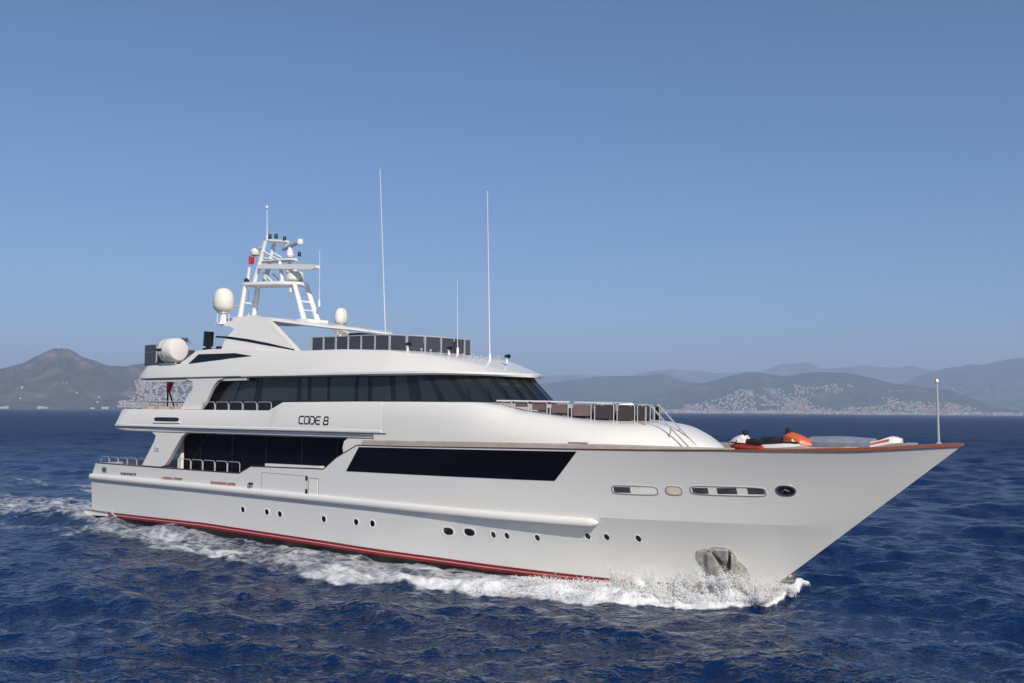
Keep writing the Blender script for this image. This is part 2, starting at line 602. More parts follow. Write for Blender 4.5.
MB().prism([(16.3, 3.70), (16.3, 3.84), (20.4, 3.86), (20.4, 3.76)], 4.02, 4.30).build('bulwark_step', M['white'], yacht)
# fairlead panel and emblem near the stern
p = oval("fairlead", 1.5, 2.93, .28, .17, M['greyl'], off=.02, sq=5)
for du in (-.12, 0, .12):
    oval("opening", 1.5 + du, 2.93, .04, .11, M['black'], parent=p, off=.032, sq=4, n=12)


def strokes(name, lines, u0, w0, sx, sy, t, m, surf=hb, slant=.0, slope=0.0, parent=yacht):
    """writing as thin raised strokes; lines: polylines in letter units"""
    vs, fs = [], []
    def P(x, y, l=.012):
        u = u0 + x * sx + y * slant * sx; w = w0 + y * sy + slope * x * sx
        return (u, surf(u, w) + l, w)
    for ln in lines:
        for (x0, y0), (x1, y1) in zip(ln[:-1], ln[1:]):
            dx, dy = (x1 - x0) * sx, (y1 - y0) * sy
            L = math.hypot(dx, dy) or 1
            nx, ny = -dy / L * t / sx, dx / L * t / sy
            ex, ey = dx / L * t * .9 / sx, dy / L * t * .9 / sy
            q = [(x0 - ex - nx, y0 - ey - ny), (x1 + ex - nx, y1 + ey - ny), (x1 + ex + nx, y1 + ey + ny), (x0 - ex + nx, y0 - ey + ny)]
            k = len(vs)
            vs += [P(*a) for a in q] + [P(a[0], a[1], .002) for a in q]
            fs += [(k, k + 1, k + 2, k + 3), (k, k + 1, k + 5, k + 4), (k + 1, k + 2, k + 6, k + 5), (k + 2, k + 3, k + 7, k + 6), (k + 3, k, k + 4, k + 7)]
    return MB().add(vs, fs).build(name, m, parent, None)


GL = {
 'C': [[(1, 1), (.25, 1), (0, .8), (0, .2), (.2, 0), (.95, 0)]],
 'O': [[(.2, 1), (.8, 1), (1, .8), (1, .2), (.8, 0), (.2, 0), (0, .2), (0, .8), (.2, 1)]],
 'D': [[(.35, 0), (.75, 0), (1, .25), (1, .75), (.75, 1), (0, 1)], [(0, .72), (0, 0)]],
 'E': [[(1, 1), (.3, 1), (0, .75), (0, .25), (.25, 0), (.95, 0)], [(.1, .5), (.85, .5)]],
 '8': [[(.15, .5), (.9, .5), (1, .3), (.95, 0), (.05, 0), (0, .25), (.15, .5), (.1, .75), (.2, 1), (.85, 1), (.95, .75), (.85, .5)]],
}
def word(txt, gap=.28):
    x = 0; out = []
    for ch in txt:
        if ch == ' ': x += .55; continue
        for ln in GL[ch]: out.append([(x + a, b) for a, b in ln])
        x += 1 + gap
    return out, x - gap



# small illegible-size lettering along the stern
def smallprint(u0, u1, w, h, m, seed):
    r = random.Random(seed)
    ln = []; x = 0
    while x < 1:
        wd = .022
        for _ in range(2):
            y = r.choice([0, .5, 1]); ln.append([(x, y), (x + wd, y)])
        ln.append([(x, 0), (x, 1)])
        x += .045 + (0.03 if r.random() < .15 else 0)
    strokes("lettering", ln, u0, w, u1 - u0, h, .016, m)
smallprint(3.3, 4.9, 2.74, .10, M['letter'], 1)
smallprint(7.5, 9.4, 2.68, .10, M['redletter'], 2)
smallprint(12.0, 14.1, 2.62, .11, M['redletter'], 3)
strokes("emblem", [[(1, .8), (1, 1), (.3, 1), (0, .75), (0, .2), (.25, 0), (.95, 0)], [(.35, .2), (.35, .75), (.95, .75)], [(.6, .4), (.9, .4)]], 15.12, 2.50, .36, .31, .03, M['letter'])

# ------------------------------------------------------------------ upper deck: bulwark band, fascia, house
def uw_top(u): return interp(u, [2.2, 16.4, 17.5, 23, 30.7], [6.54, 6.53, 6.95, 6.985, 6.97])
def uv(u): return interp(u, [2.2, 2.6, 3.2, 4.5, 30], [4.1, 4.22, 4.27, 4.3, 4.3])
def ub_sec(u, solid=False, rake=0.0):
    v = uv(u); wt = uw_top(u)
    inn = 5.64 if not solid else wt - .001
    r = lambda w: u + rake * (w - 5.5)
    return [(r(5.5), 0, 5.50), (r(5.5), v - .12, 5.50), (r(5.6), v + .03, 5.56), (r(5.64), v + .03, 5.64), (r(5.7), v, 5.68),
            (r(wt - .15), v - .02, wt - .07), (r(wt), v - .07, wt), (r(wt), v - .24, wt), (r(inn), v - .26, inn), (r(inn), 0, inn)]
sts = [ub_sec(2.18, True, .82), ub_sec(2.35, True, .82), ub_sec(2.36, False, .82), ub_sec(3.0, False, .5), ub_sec(4.5)]
sts += [ub_sec(u) for u in (7, 10, 13, 16.4, 16.9, 17.5, 20, 23, 24.5)]
upper_band = loft("upper_bulwark", sts, M['white'], yacht)
def ub_surf(u, w): return uv(u) - .0 - .02 * max(0, (w - 5.68)) / .8

# grey fascia under the upper deck, with a rounded forward end
def fa_sec(u):
    k = min(1, max(.05, (24.9 - u) / .35)) ** .5
    k2 = min(1, max(.3, (u - 2.2) / 1.5))
    v = min(uv(u), 4.28)
    return [(u, 0, 5.22 + .12 * (1 - k2)), (u, v - .32, 5.22 + .14 * (1 - k2)), (u, v - .10, 5.30 + .1 * (1 - k2) + .1 * (1 - k)), (u, v - .06, 5.49), (u, 0, 5.49)]
loft("upper_deck_fascia", [fa_sec(u) for u in (2.25, 2.8, 3.5, 5, 8, 12, 16, 20, 23, 24.4, 24.7, 24.85, 24.9)], M['white'], yacht)
mb = MB()
mb.tube([(2.25, 3.9, 5.535), (3.3, 4.26, 5.535), (10, 4.33, 5.535), (20, 4.33, 5.535), (24.85, 4.33, 5.53)], .022, 6)
mb.build("trim_line", M['greyl'], yacht)
strokes("name_lettering", word("CODE 8")[0], 18.80, 5.90, .315, .36, .034, M['letter'], surf=ub_surf, slant=.12, slope=-.01)
# long slot with its lip on the band aft
p = oval("deck_light", 7.7, 5.99, 1.15, .11, M['black'], surf=ub_surf, off=.02, sq=6)
quad_patch("lip", [(6.5, 5.78), (9.0, 5.80), (9.0, 5.85), (6.5, 5.83)], M['white'], parent=p, surf=ub_surf, off=.06, nu=4, nw=1)

# beige coaming between hull and fore house, side recess shadow put into its tone
def co_sec(u):
    v = hb(u, 5.0) - interp(u, [23, 30, 34], [.07, .07, .16])
    k = min(1, max(0, (41.2 - u) / 3))
    wt = 5.05 + interp(u, [23.3, 30, 36, 41.2], [.16, .24, .25, .2])
    ws = sheer(u)
    return [(u, v - .5, ws - .3), (u, v, ws - .3), (u, v + .01, wt - .04), (u, v - .05, wt), (u, v - .5, wt)]
strip("side_coaming", list(np.linspace(23.35, 41.2, 50)), co_sec, M['coaming'])

# closing plate at the forward end of the side walkway
for s in (1, -1):
    mb = MB()
    mb.prism([(21.95, 4.3), (21.85, 4.8), (21.95, 5.1), (22.2, 5.24), (24.2, 5.24), (24.2, 4.4), (22.6, 4.3)], s * 4.08, s * 4.2)
    mb.build("walkway_bulkhead", M['white'], yacht)

# main deck house and its black side glazing
mb = MB()
mb.box((15.6, 0, 3.9), (16.0, 6.5, 3.2))
mb.box((7.75, 3.2, 3.9), (.3, .45, 3.2)); mb.box((7.75, -3.2, 3.9), (.3, .45, 3.2))
mb.build("main_deck_house", M['white'], yacht)
for s in (1, -1):
    mb = MB()
    mb.prism([(8.05, 2.6), (8.05, 5.22), (23.3, 5.22), (23.3, 2.6)], s * 3.27, s * 3.34)
    g = mb.build("saloon_glazing", M['mpane'], yacht)
    for u in (9.6, 12.4, 15.2, 18.0, 20.6):
        MB().box((u, s * 3.345, 3.9), (.07, .03, 2.6)).build("glazing_bar", M['black'], g)
# raked wing pillars below and above the upper deck
WL = [(6.25, 5.24), (6.62, 5.06), (6.45, 4.7), (5.35, 3.35), (7.15, 3.33), (7.55, 3.42), (7.95, 3.8), (9.05, 5.05), (9.4, 5.24)]
WU = [(9.0, 8.24), (9.62, 8.1), (9.75, 7.9), (9.6, 7.6), (8.62, 6.56), (10.48, 6.56), (10.9, 6.95), (11.55, 7.85), (11.9, 8.12), (12.4, 8.24)]
for s in (1, -1):
    MB().prism(WL, s * 3.98, s * 4.22).build("wing_pillar", M['white'], yacht, 30)
    MB().prism(WU, s * 3.86, s * 4.04).build("wing_pillar", M['white'], yacht, 30)
strokes("lettering", [[(0, 1), (0, 0), (.5, 0)], [(.7, 0), (.7, .7), (1, .7)], [(1.3, .6), (1.3, 0), (1.7, 0), (1.7, .6)]], 6.55, 4.18, .22, .24, .025, M['greyl'], surf=lambda u, w: 4.225)

# upper deck house: dark glazed wall from aft rake round the wheelhouse front
PL_B = [(10.05, 3.5), (14, 3.5), (18, 3.5), (22, 3.5), (26, 3.48), (27.4, 3.38), (28.6, 3.1), (29.7, 2.6), (30.5, 1.9), (31.0, 1.05), (31.18, 0.0)]
PL_T = [(11.6, 3.46), (14.3, 3.46), (18, 3.46), (22, 3.44), (25.7, 3.40), (26.5, 3.25), (27.3, 2.95), (28.2, 2.45), (29.0, 1.8), (29.5, 1.0), (29.68, 0.0)]
PL_B = [(u if u < 26 else 26 + (u - 26) * .90, v) for u, v in PL_B]
PL_T = [(u if u < 25 else 25 + (u - 25) * .90, v) for u, v in PL_T]
def plan(L, s):
    """point at arc-like parameter s in 0..len-1"""
    i = min(int(s), len(L) - 2); t = s - i
    return (L[i][0] * (1 - t) + L[i + 1][0] * t, L[i][1] * (1 - t) + L[i + 1][1] * t)
def dense(L, n=5):
    A = np.array(L, float); out = []
    for i in range(len(A) - 1):
        p0 = A[i - 1] if i else A[i]; p1 = A[i]; p2 = A[i + 1]
        p3 = A[i + 2] if i + 2 < len(A) else np.array([A[i][0], -A[i][1]])
        for k in range(n):
            t = k / n
            out.append(0.5 * ((2 * p1) + (-p0 + p2) * t + (2 * p0 - 5 * p1 + 4 * p2 - p3) * t * t + (-p0 + 3 * p1 - 3 * p2 + p3) * t ** 3))
    out.append(A[-1]); return [tuple(x) for x in out]
DB, DT = dense(PL_B), dense(PL_T)
def wallpt(s, h, off=0.0, sg=1):
    """s along the wall 0..10, h height 0..1 between base 6.97 and head 8.3"""
    b = plan(DB, s * 5); t = plan(DT, s * 5)
    w = 6.97 + h * (8.30 - 6.97)
    u, v = b[0] + (t[0] - b[0]) * h, b[1] + (t[1] - b[1]) * h
    b2 = plan(DB, min(s * 5 + .3, 50)); b1 = plan(DB, max(s * 5 - .3, 0))
    d = Vector((b2[0] - b1[0], b2[1] - b1[1])).normalized() if s < 9.99 else Vector((0, -1))
    n = Vector((-d.y, d.x))
    if n.y < 0 and s < 5: n = -n
    return (u + n.x * off, sg * (v + n.y * off), w + off * (.5 if s > 6 else 0))
vs, fs = [], []
S = [i / 5 for i in range(51)]
for sg in (1, -1):
    for s in S:
        for h in (-.36, 0, .5, 1.03): vs.append(wallpt(s, h, 0, sg))
n = len(S)
for q in (0, 1):
    for i in range(n - 1):
        for k in range(3):
            a = (q * n + i) * 4 + k; fs.append((a, a + 1, a + 5, a + 4))
for k in range(3): fs.append((k, k + 1, n * 4 + k + 1, n * 4 + k))
MB().add(vs, fs).build("wheelhouse_wall", M['black'], yacht, 30)
def u2s(u): return interp(u, [p[0] for p in DB], [i / 5 for i in range(51)])
def wpane(sa, sb, h0=.04, h1=.97, off=.02, m=M['pane'], sg=1):
    vs, fs = [], []
    N = 8
    for l in (off, off - .015):
        for i in range(N + 1):
            s = sa + (sb - sa) * i / N
            for h in (h0, .35, .7, h1): vs.append(wallpt(s, h, l, sg))
    K = (N + 1) * 4
    for i in range(N):
        for k in range(3):
            a = i * 4 + k; fs.append((a, a + 1, a + 5, a + 4)); fs.append((K + a, K + a + 1, K + a + 5, K + a + 4))
        a = i * 4; fs.append((a, a + 4, K + a + 4, K + a)); a += 3; fs.append((a, a + 4, K + a + 4, K + a))
    for k in range(3):
        fs.append((k, k + 1, K + k + 1, K + k)); a = N * 4 + k; fs.append((a, a + 1, K + a + 1, K + a))
    return MB().add(vs, fs).build("window", m, yacht, 30)
M['pane2'] = mat("window_glass_curtained", (0.028, 0.036, 0.044), 0.04, ior=1.5, spec=.4)
for ua, ub, k in [(11.3, 12.6, 0), (12.75, 14.3, 1), (14.9, 17.7, 1), (18.05, 18.5, 0), (18.8, 19.95, 1), (20.15, 21.9, 0), (22.15, 22.8, 0), (23.1, 24.35, 1), (24.7, 25.55, 0)]:
    for sg in (1, -1): wpane(u2s(ua), u2s(ub), m=M['pane2'] if k else M['pane'], sg=sg)
fr = [4.0, 5.15, 6.25, 7.25, 8.15, 8.95, 9.65]
for i in range(len(fr) - 1):
    for sg in (1, -1): wpane(fr[i] + .15, fr[i + 1] - .15, .03, .96, sg=sg, m=M['pane'])
wpane(9.80, 10.0, .03, .96)
# wipers
for s in (6.4, 7.3, 8.1, 8.8, 9.4):
    MB().tube([wallpt(s, .02, .05), wallpt(s + .25, .45, .05)], .018, 5).build("wiper", M['black'], yacht)

# foredeck house with the crowned nose
FH = [
 (24.0, [(5.0, 4.27), (5.4, 4.29), (6.2, 4.285), (6.88, 4.272), (6.975, 4.22), (6.98, 3.3), (6.985, 0)]),
 (25.5, [(5.0, 4.28), (5.4, 4.30), (6.2, 4.287), (6.88, 4.265), (6.98, 4.20), (6.98, 3.3), (6.99, 0)]),
 (28.0, [(5.0, 4.26), (5.36, 4.29), (6.2, 4.26), (6.82, 4.18), (6.97, 4.06), (6.97, 3.3), (6.98, 0)]),
 (29.6, [(5.0, 4.22), (5.36, 4.25), (6.15, 4.2), (6.80, 4.04), (6.96, 3.86), (6.97, 3.2), (6.98, 0)]),
 (30.6, [(5.0, 4.16), (5.38, 4.2), (6.08, 4.12), (6.68, 3.84), (6.80, 3.66), (6.84, 3.0), (6.96, 0)]),
 (31.6, [(5.0, 4.1), (5.38, 4.14), (6.0, 4.02), (6.48, 3.62), (6.58, 3.4), (6.62, 2.9), (6.75, 0)]),
 (33.0, [(5.0, 3.98), (5.38, 4.0), (5.88, 3.84), (6.28, 3.42), (6.40, 3.2), (6.44, 2.8), (6.52, 0)]),
 (34.5, [(5.0, 3.78), (5.36, 3.78), (5.78, 3.58), (6.08, 3.12), (6.18, 2.9), (6.24, 2.5), (6.34, 0)]),
 (36.0, [(5.0, 3.45), (5.32, 3.42), (5.68, 3.2), (5.96, 2.7), (6.06, 2.45), (6.14, 2.0), (6.28, 0)]),
 (37.2, [(5.0, 3.0), (5.28, 2.96), (5.6, 2.7), (5.86, 2.2), (5.98, 1.95), (6.08, 1.5), (6.22, 0)]),
 (38.2, [(4.95, 2.45), (5.22, 2.4), (5.5, 2.1), (5.72, 1.65), (5.82, 1.4), (5.92, 1.0), (6.02, 0)]),
 (39.1, [(4.95, 1.7), (5.16, 1.65), (5.34, 1.4), (5.48, 1.1), (5.55, .9), (5.6, .6), (5.66, 0)]),
 (39.7, [(4.95, 1.0), (5.1, .95), (5.2, .8), (5.27, .6), (5.3, .5), (5.32, .3), (5.34, 0)]),
 (40.0, [(4.95, .4), (5.0, .38), (5.05, .3), (5.08, .2), (5.09, .15), (5.1, .1), (5.1, 0)]),
]
FH = [(u if u < 36 else 36 + (u - 36) * .88, s) for u, s in FH]
st = [[(u, 0, s[0][0])] + [(u, v, w) for (w, v) in s] for u, s in FH]
loft("foredeck_house", crom(st, 4), M['white'], yacht, 50)
mb = MB()
mb.box((35.1, 3.78, 5.335), (.9, .16, .05))
mb.build("deck_cleat", M['greyl'], yacht)

# ------------------------------------------------------------------ roof and sundeck body
def rf(u, vb, wb, pts, du=0.0):
    """pts: (v, w) from lip top to centre"""
    return [(u, 0, wb)] + [(u, max(.02, vb - .18), wb), (u, vb, wb + .07), (u, vb, wb + .17)] + [(u + du * (w - wb - .17), v, w) for v, w in pts]
RF = [
 rf(4.08, 3.75, 8.26, [(3.70, 9.03), (3.55, 9.04), (3.50, 9.03), (0, 9.03)], 1.1),
 rf(4.30, 3.88, 8.26, [(3.78, 9.04), (3.62, 9.05), (3.58, 9.04), (0, 9.04)], 1.0),
 rf(5.2, 4.0, 8.25, [(3.84, 9.06), (3.68, 9.07), (3.62, 8.93), (0, 8.93)]),
 rf(8.15, 4.0, 8.25, [(3.84, 9.10), (3.68, 9.11), (3.62, 8.93), (0, 8.93)]),
 rf(8.7, 4.0, 8.25, [(3.72, 9.45), (3.58, 9.46), (3.5, 8.93), (0, 8.93)]),
 rf(9.3, 4.0, 8.25, [(3.58, 9.82), (3.45, 9.83), (3.4, 8.93), (0, 8.93)]),
 rf(10.5, 4.0, 8.25, [(3.52, 9.88), (3.38, 9.89), (3.3, 8.93), (0, 8.93)]),
 rf(12.5, 4.0, 8.25, [(3.48, 9.86), (3.32, 9.87), (3.25, 8.93), (0, 8.93)]),
 rf(15, 4.0, 8.24, [(3.42, 9.68), (3.24, 9.69), (3.18, 8.93), (0, 8.93)]),
 rf(18, 4.0, 8.23, [(3.38, 9.58), (3.12, 9.60), (3.05, 8.93), (0, 8.93)]),
 rf(21, 4.0, 8.23, [(3.34, 9.56), (3.0, 9.59), (2.9, 8.93), (0, 8.93)]),
 rf(24.0, 4.0, 8.22, [(3.26, 9.42), (2.9, 9.46), (2.85, 8.93), (0, 8.93)]),
 rf(24.3, 3.99, 8.22, [(3.24, 9.38), (2.88, 9.43), (2.5, 9.44), (0, 9.50)]),
 rf(26.0, 3.86, 8.22, [(3.0, 9.14), (2.6, 9.22), (2.2, 9.25), (0, 9.32)]),
 rf(27.3, 3.58, 8.22, [(2.72, 8.90), (2.3, 9.0), (1.9, 9.04), (0, 9.10)]),
 rf(28.4, 3.12, 8.21, [(2.32, 8.68), (1.9, 8.78), (1.5, 8.81), (0, 8.86)]),
 rf(29.4, 2.4, 8.19, [(1.75, 8.47), (1.4, 8.54), (1.0, 8.56), (0, 8.60)]),
 rf(30.1, 1.6, 8.17, [(1.15, 8.37), (.9, 8.41), (.6, 8.42), (0, 8.43)]),
 rf(30.5, .8, 8.16, [(.5, 8.335), (.4, 8.345), (.2, 8.35), (0, 8.35)]),
 rf(30.62, .2, 8.16, [(.12, 8.33), (.1, 8.335), (.05, 8.335), (0, 8.335)]),
]
RF = [[((p[0] if p[0] < 26 else 26 + (p[0] - 26) * .83), p[1], p[2]) for p in st_] for st_ in RF]
roof_body = loft("sundeck_body", RF, M['white'], yacht, 28)
_ru = [s[3][0] for s in RF]
def roof_surf(u, w):
    a = interp(u, _ru, [s[3][1] for s in RF]); b = interp(u, _ru, [s[4][1] for s in RF])
    w0 = interp(u, _ru, [s[3][2] for s in RF]); w1 = interp(u, _ru, [s[4][2] for s in RF])
    t = max(0, min(1, (w - w0) / (w1 - w0)))
    return a + (b - a) * t
# lower step and dark groove of the roof edge, aft part
def gr(u):
    k = min(1, max(.2, (14.1 - u) / .3)) ** .5
    return [(u, 3.7, 8.10), (u, 3.93, 8.10 + .03 * (1 - k)), (u, 3.95, 8.21), (u, 3.7, 8.24)]
strip("roof_step", [4.7, 5, 8, 11, 13.2, 13.7, 13.9, 14.05, 14.1], gr, M['white'])
mb = MB(); mb.tube([(4.3, 4.0, 8.325), (8, 4.015, 8.33), (13.8, 4.015, 8.33)], .028, 6); mb.build("groove", M['greyl'], yacht)
# black wedge window in the roof side
quad_patch("wedge_window", [(8.92, 9.10), (14.1, 9.42), (12.7, 9.60), (9.60, 9.62)], M['glass'], surf=roof_surf, off=.02, nu=26, nw=5, sides=(1, -1), smooth=25)

# sundeck wind screen: tinted panels between metal posts
WS = dense([(18.1, 2.95), (20, 2.92), (22.2, 2.85), (23.7, 2.6), (24.6, 2.0), (25.05, 1.1), (25.2, 0)], 8)
def arc(L):
    d = [0]
    for a, b in zip(L[:-1], L[1:]): d.append(d[-1] + math.hypot(b[0] - a[0], b[1] - a[1]))
    return d
WSd = arc(WS)
def wsp(s): return interp(s, WSd, [p[0] for p in WS]), interp(s, WSd, [p[1] for p in WS])
def ws_base(u): return interp(u, [17, 20, 23, 24.5, 26.4], [9.60, 9.6, 9.5, 9.45, 9.40])
def ws_top(u): return interp(u, [17, 20, 23, 26.5], [10.30, 10.26, 10.24, 10.10])
npan = 10
L_ = WSd[-1]
for sg in (1, -1):
    for i in range(npan):
        s0, s1 = L_ * i / npan, L_ * (i + 1) / npan
        a, c = wsp(s0 + .07), wsp(s1 - .07)
        mid = wsp((s0 + s1) / 2)
        vs = []
        for p in (a, mid, c):
            for w in (ws_base(p[0]) + .02, ws_top(p[0]) - .03): vs.append((p[0], sg * p[1], w))
        vs += [(x * .9985, y * .99, z) for x, y, z in vs]
        f = [(0, 1, 3, 2), (2, 3, 5, 4), (6, 7, 9, 8), (8, 9, 11, 10), (0, 1, 7, 6), (4, 5, 11, 10), (1, 3, 9, 7), (3, 5, 11, 9), (0, 2, 8, 6), (2, 4, 10, 8)]
        MB().add(vs, f).build("windscreen_panel", M['tint'], yacht, 30)
        p = wsp(s0)
        MB().box((p[0], sg * p[1], (ws_base(p[0]) + ws_top(p[0])) / 2), (.06, .06, ws_top(p[0]) - ws_base(p[0]) + .06)).build("windscreen_post", M['grey'], yacht, 30)
    mb = MB()
    mb.tube([(wsp(L_ * i / 40)[0], sg * wsp(L_ * i / 40)[1], ws_top(wsp(L_ * i / 40)[0])) for i in range(41)], .03, 6)
    mb.build("windscreen_rail", M['grey'], yacht)
# aft glass screens
for u0, u1 in ((4.32, 5.42), (5.58, 6.4)):
    MB().box(((u0 + u1) / 2, 3.58, 9.68), (u1 - u0, .03, 1.2)).build("windscreen_panel", M['tint'] if u0 < 5 else M['glass'], yacht)
    MB().box((u1 + .06, 3.58, 9.7), (.06, .06, 1.3)).build("windscreen_post", M['grey'], yacht)
MB().tube([(4.5, 3.58, 10.3), (6.7, 3.58, 10.3)], .02, 6).build("windscreen_rail", M['grey'], yacht)
MB().box((5.06, 3.57, 9.88), (1.1, .05, .03)).build("windscreen_rail", M['grey'], yacht)
for v in (2.4, 1.0, -.6, -2.2):
    MB().box((4.6, v, 9.6), (.03, 1.3, 1.1)).build("windscreen_panel", M['tint'], yacht)

# life raft drum on its cradle
raft = MB().lathe((7.0, 3.6, 9.94), [(.02, -.58), (.45, -.56), (.60, -.52), (.655, -.44), (.665, 0), (.665, .02), (.655, .6), (.60, .70), (.56, .715), (.02, .73)], 36, 'u').build("liferaft_drum", M['whitev'], yacht, 30)
mb = MB()
mb.lathe((7.0, 3.6, 9.94), [(.668, -.03), (.685, -.03), (.685, .03), (.668, .03)], 36, 'u')
for k in range(6): mb.box((6.48 + k * .10, 4.24, 9.93), (.07, .10, .13), 1)
mb.build("band", [M['grey'], M['black']], raft)
mb = MB()
for u in (6.5, 7.5):
    mb.tube([(u, 3.1, 9.4), (u, 3.6, 9.22), (u, 4.0, 9.45)], .03, 6); mb.tube([(u, 3.6, 9.22), (u - .35, 3.85, 8.9)], .025, 6)
    mb.tube([(u, 3.3, 9.3), (u, 3.4, 8.95)], .03, 6)
mb.tube([(6.2, 3.9, 9.12), (7.8, 3.9, 9.12)], .025, 6)
mb.build("cradle", M['steel'], yacht)
# sundeck odds and ends: upright black board, helm seats
mb = MB(); mb.box((8.2, 2.0, 10.62), (.10, .62, .86), 0, Matrix.Rotation(rad(4), 3, 'Y')); mb.box((8.2, 2.0, 9.6), (.1, .3, 1.25))
mb.build("deck_speaker", M['black'], yacht)
for (u, v, s) in ((9.6, 2.2, .35), (10.4, 2.0, .3), (7.6, 1.6, .4)):
    mb = MB(); mb.lathe((u, v, 9.55), [(.02, .6), (s * .6, .58), (s, .35), (s * .8, 0), (.03, -.1)], 14)
    mb.build("seat_cover", M['darkcloth'], yacht)

# ------------------------------------------------------------------ radar arch and hardtop
AS = [(9.7, 11.42), (11.2, 11.50), (11.35, 11.66), (12.9, 11.74), (13.95, 11.5), (15.0, 10.95), (17.1, 9.75), (17.4, 9.55), (11.0, 9.55), (11.05, 10.45), (11.35, 10.75), (11.55, 10.98), (11.2, 11.14), (10.4, 11.26), (9.7, 11.34)]
AS_S = AS
for sg in (1, -1):
    vs, fs = [], []
    AS = AS_S if sg == 1 else [(13.4, 11.5), (14.0, 11.45), (15.0, 10.95), (17.1, 9.75), (17.4, 9.55), (15.2, 9.55), (14.6, 10.5)]
    n = len(AS)
    def vv(u, w, o): return sg * ((3.3 if o else 2.95) - (w - 9.6) * .36)
    for o in (1, 0):
        vs += [(u, vv(u, w, o), w) for u, w in AS]
    fs = [tuple(range(n)), tuple(range(n, 2 * n))] + [(i, (i + 1) % n, n + (i + 1) % n, n + i) for i in range(n)]
    a = MB().add(vs, fs).build("arch_side", M['white'], yacht, 35)
    if sg == -1: continue
    sv_ = [(10.15, 10.62, .05), (11.4, 10.52, .06), (13.0, 10.32, .07), (15.0, 10.02, .06), (17.2, 9.66, .02)]
    vs, fs = [], []
    for (u, w, h) in sv_:
        for q in (h, -h):
            for l in (.03, -.05): vs.append((u, sg * (3.3 - (w + q - 9.6) * .36 + l), w + q))
    for i in range(len(sv_) - 1):
        for k in ((0, 1), (1, 3), (3, 2), (2, 0)):
            fs.append((i * 4 + k[0], i * 4 + k[1], i * 4 + 4 + k[1], i * 4 + 4 + k[0]))
    MB().add(vs, fs).build("stripe", M['glass'], a)
def hs(u, v, wb, wt, c=0): return [(u, 0, wb), (u, v - .15, wb), (u, v, (wb * 1.4 + wt * .6) / 2), (u, v - .12, wt), (u, 0, wt + .04)]
loft("hardtop", [hs(8.6, .9, 11.70, 11.78), hs(9.0, 1.5, 11.62, 11.80), hs(10.5, 2.0, 11.52, 11.78), hs(12.9, 2.1, 11.45, 11.68), hs(14.5, 2.1, 11.26, 11.48),
                 hs(16.5, 2.1, 11.00, 11.20), hs(18.0, 2.0, 10.82, 10.99), hs(19.4, 1.6, 10.68, 10.82), hs(20.2, .9, 10.58, 10.66), hs(20.4, .3, 10.56, 10.6)], M['white'], yacht, 40)
mb = MB(); mb.box((19.6, .6, 10.05), (.9, 1.6, 1.0)); mb.build("helm_console", M['black'], yacht)

# satellite domes
for (u, v, w, r, h, pw) in ((10.3, 2.6, 12.0, .57, 1.38, 11.42), (14.3, -2.6, 11.45, .37, 1.02, 10.9)):
    prof = [(.02, 0), (r * .55, .02), (r * .8, h * .10), (r, h * .22), (r * 1.01, h * .45), (r * .98, h * .62), (r * .86, h * .80), (r * .62, h * .93), (r * .3, h * .99), (.02, h)]
    d = MB().lathe((u, v, w), prof, 32).build("satellite_dome", M['dome'], yacht, 60)
    mb = MB(); mb.lathe((u, v, w - .03), [(.02, 0), (r * .5, 0), (r * .5, .06), (.02, .06)], 20)
    mb.lathe((u, v, pw - .1), [(r * .55, 0), (r * .35, .15), (r * .28, w - pw), (r * .45, w - pw + .12)], 16)
    for k in range(4):
        t = k * math.pi / 2 + .6
        mb.tube([(u + r * .55 * math.cos(t), v + r * .55 * math.sin(t), pw), (u + r * .55 * math.cos(t), v + r * .55 * math.sin(t), w + .18)], .025, 6)
    mb.build("pedestal", M['mast'], d)

# ------------------------------------------------------------------ mast
mb = MB()
for v in (.5, -.5):
    for (a, b, r0, r1) in (((9.0, v, 11.75), (9.45, v * .92, 13.85), .17, .14), ((14.75, v, 11.5), (13.75, v * .9, 13.55), .17, .14)):
        leg = MB().tube([(a[0], a[1], a[2] - .15), b], [r0, r1], 10)
        leg.build("mast_leg", M['mast'], yacht, 40)
for p_, q_, r_ in (((9.22, -.5, 12.8), (9.22, .5, 12.8), .06), ((14.2, -.5, 12.6), (14.2, .5, 12.6), .06), ((14.45, -.5, 12.1), (14.45, .5, 12.1), .04), ((8.6, .5, 12.62), (9.3, .5, 12.62), .04)):
    MB().tube([p_, q_], r_).build("mast_brace", M['mast'], yacht)
MB().box((9.1, 0, 11.8), (1.1, 1.6, .3)).build("mast_foot", M['mast'], yacht)
MB().box((14.8, 0, 11.45), (.9, 1.5, .2)).build("mast_foot", M['mast'], yacht)
loft("mast_platform", [hs(9.0, .4, 13.84, 13.98), hs(9.4, .62, 13.74, 14.0), hs(12.5, .65, 13.58, 13.84), hs(13.8, .58, 13.48, 13.73), hs(14.1, .3, 13.54, 13.66)], M['mast'], yacht, 40)
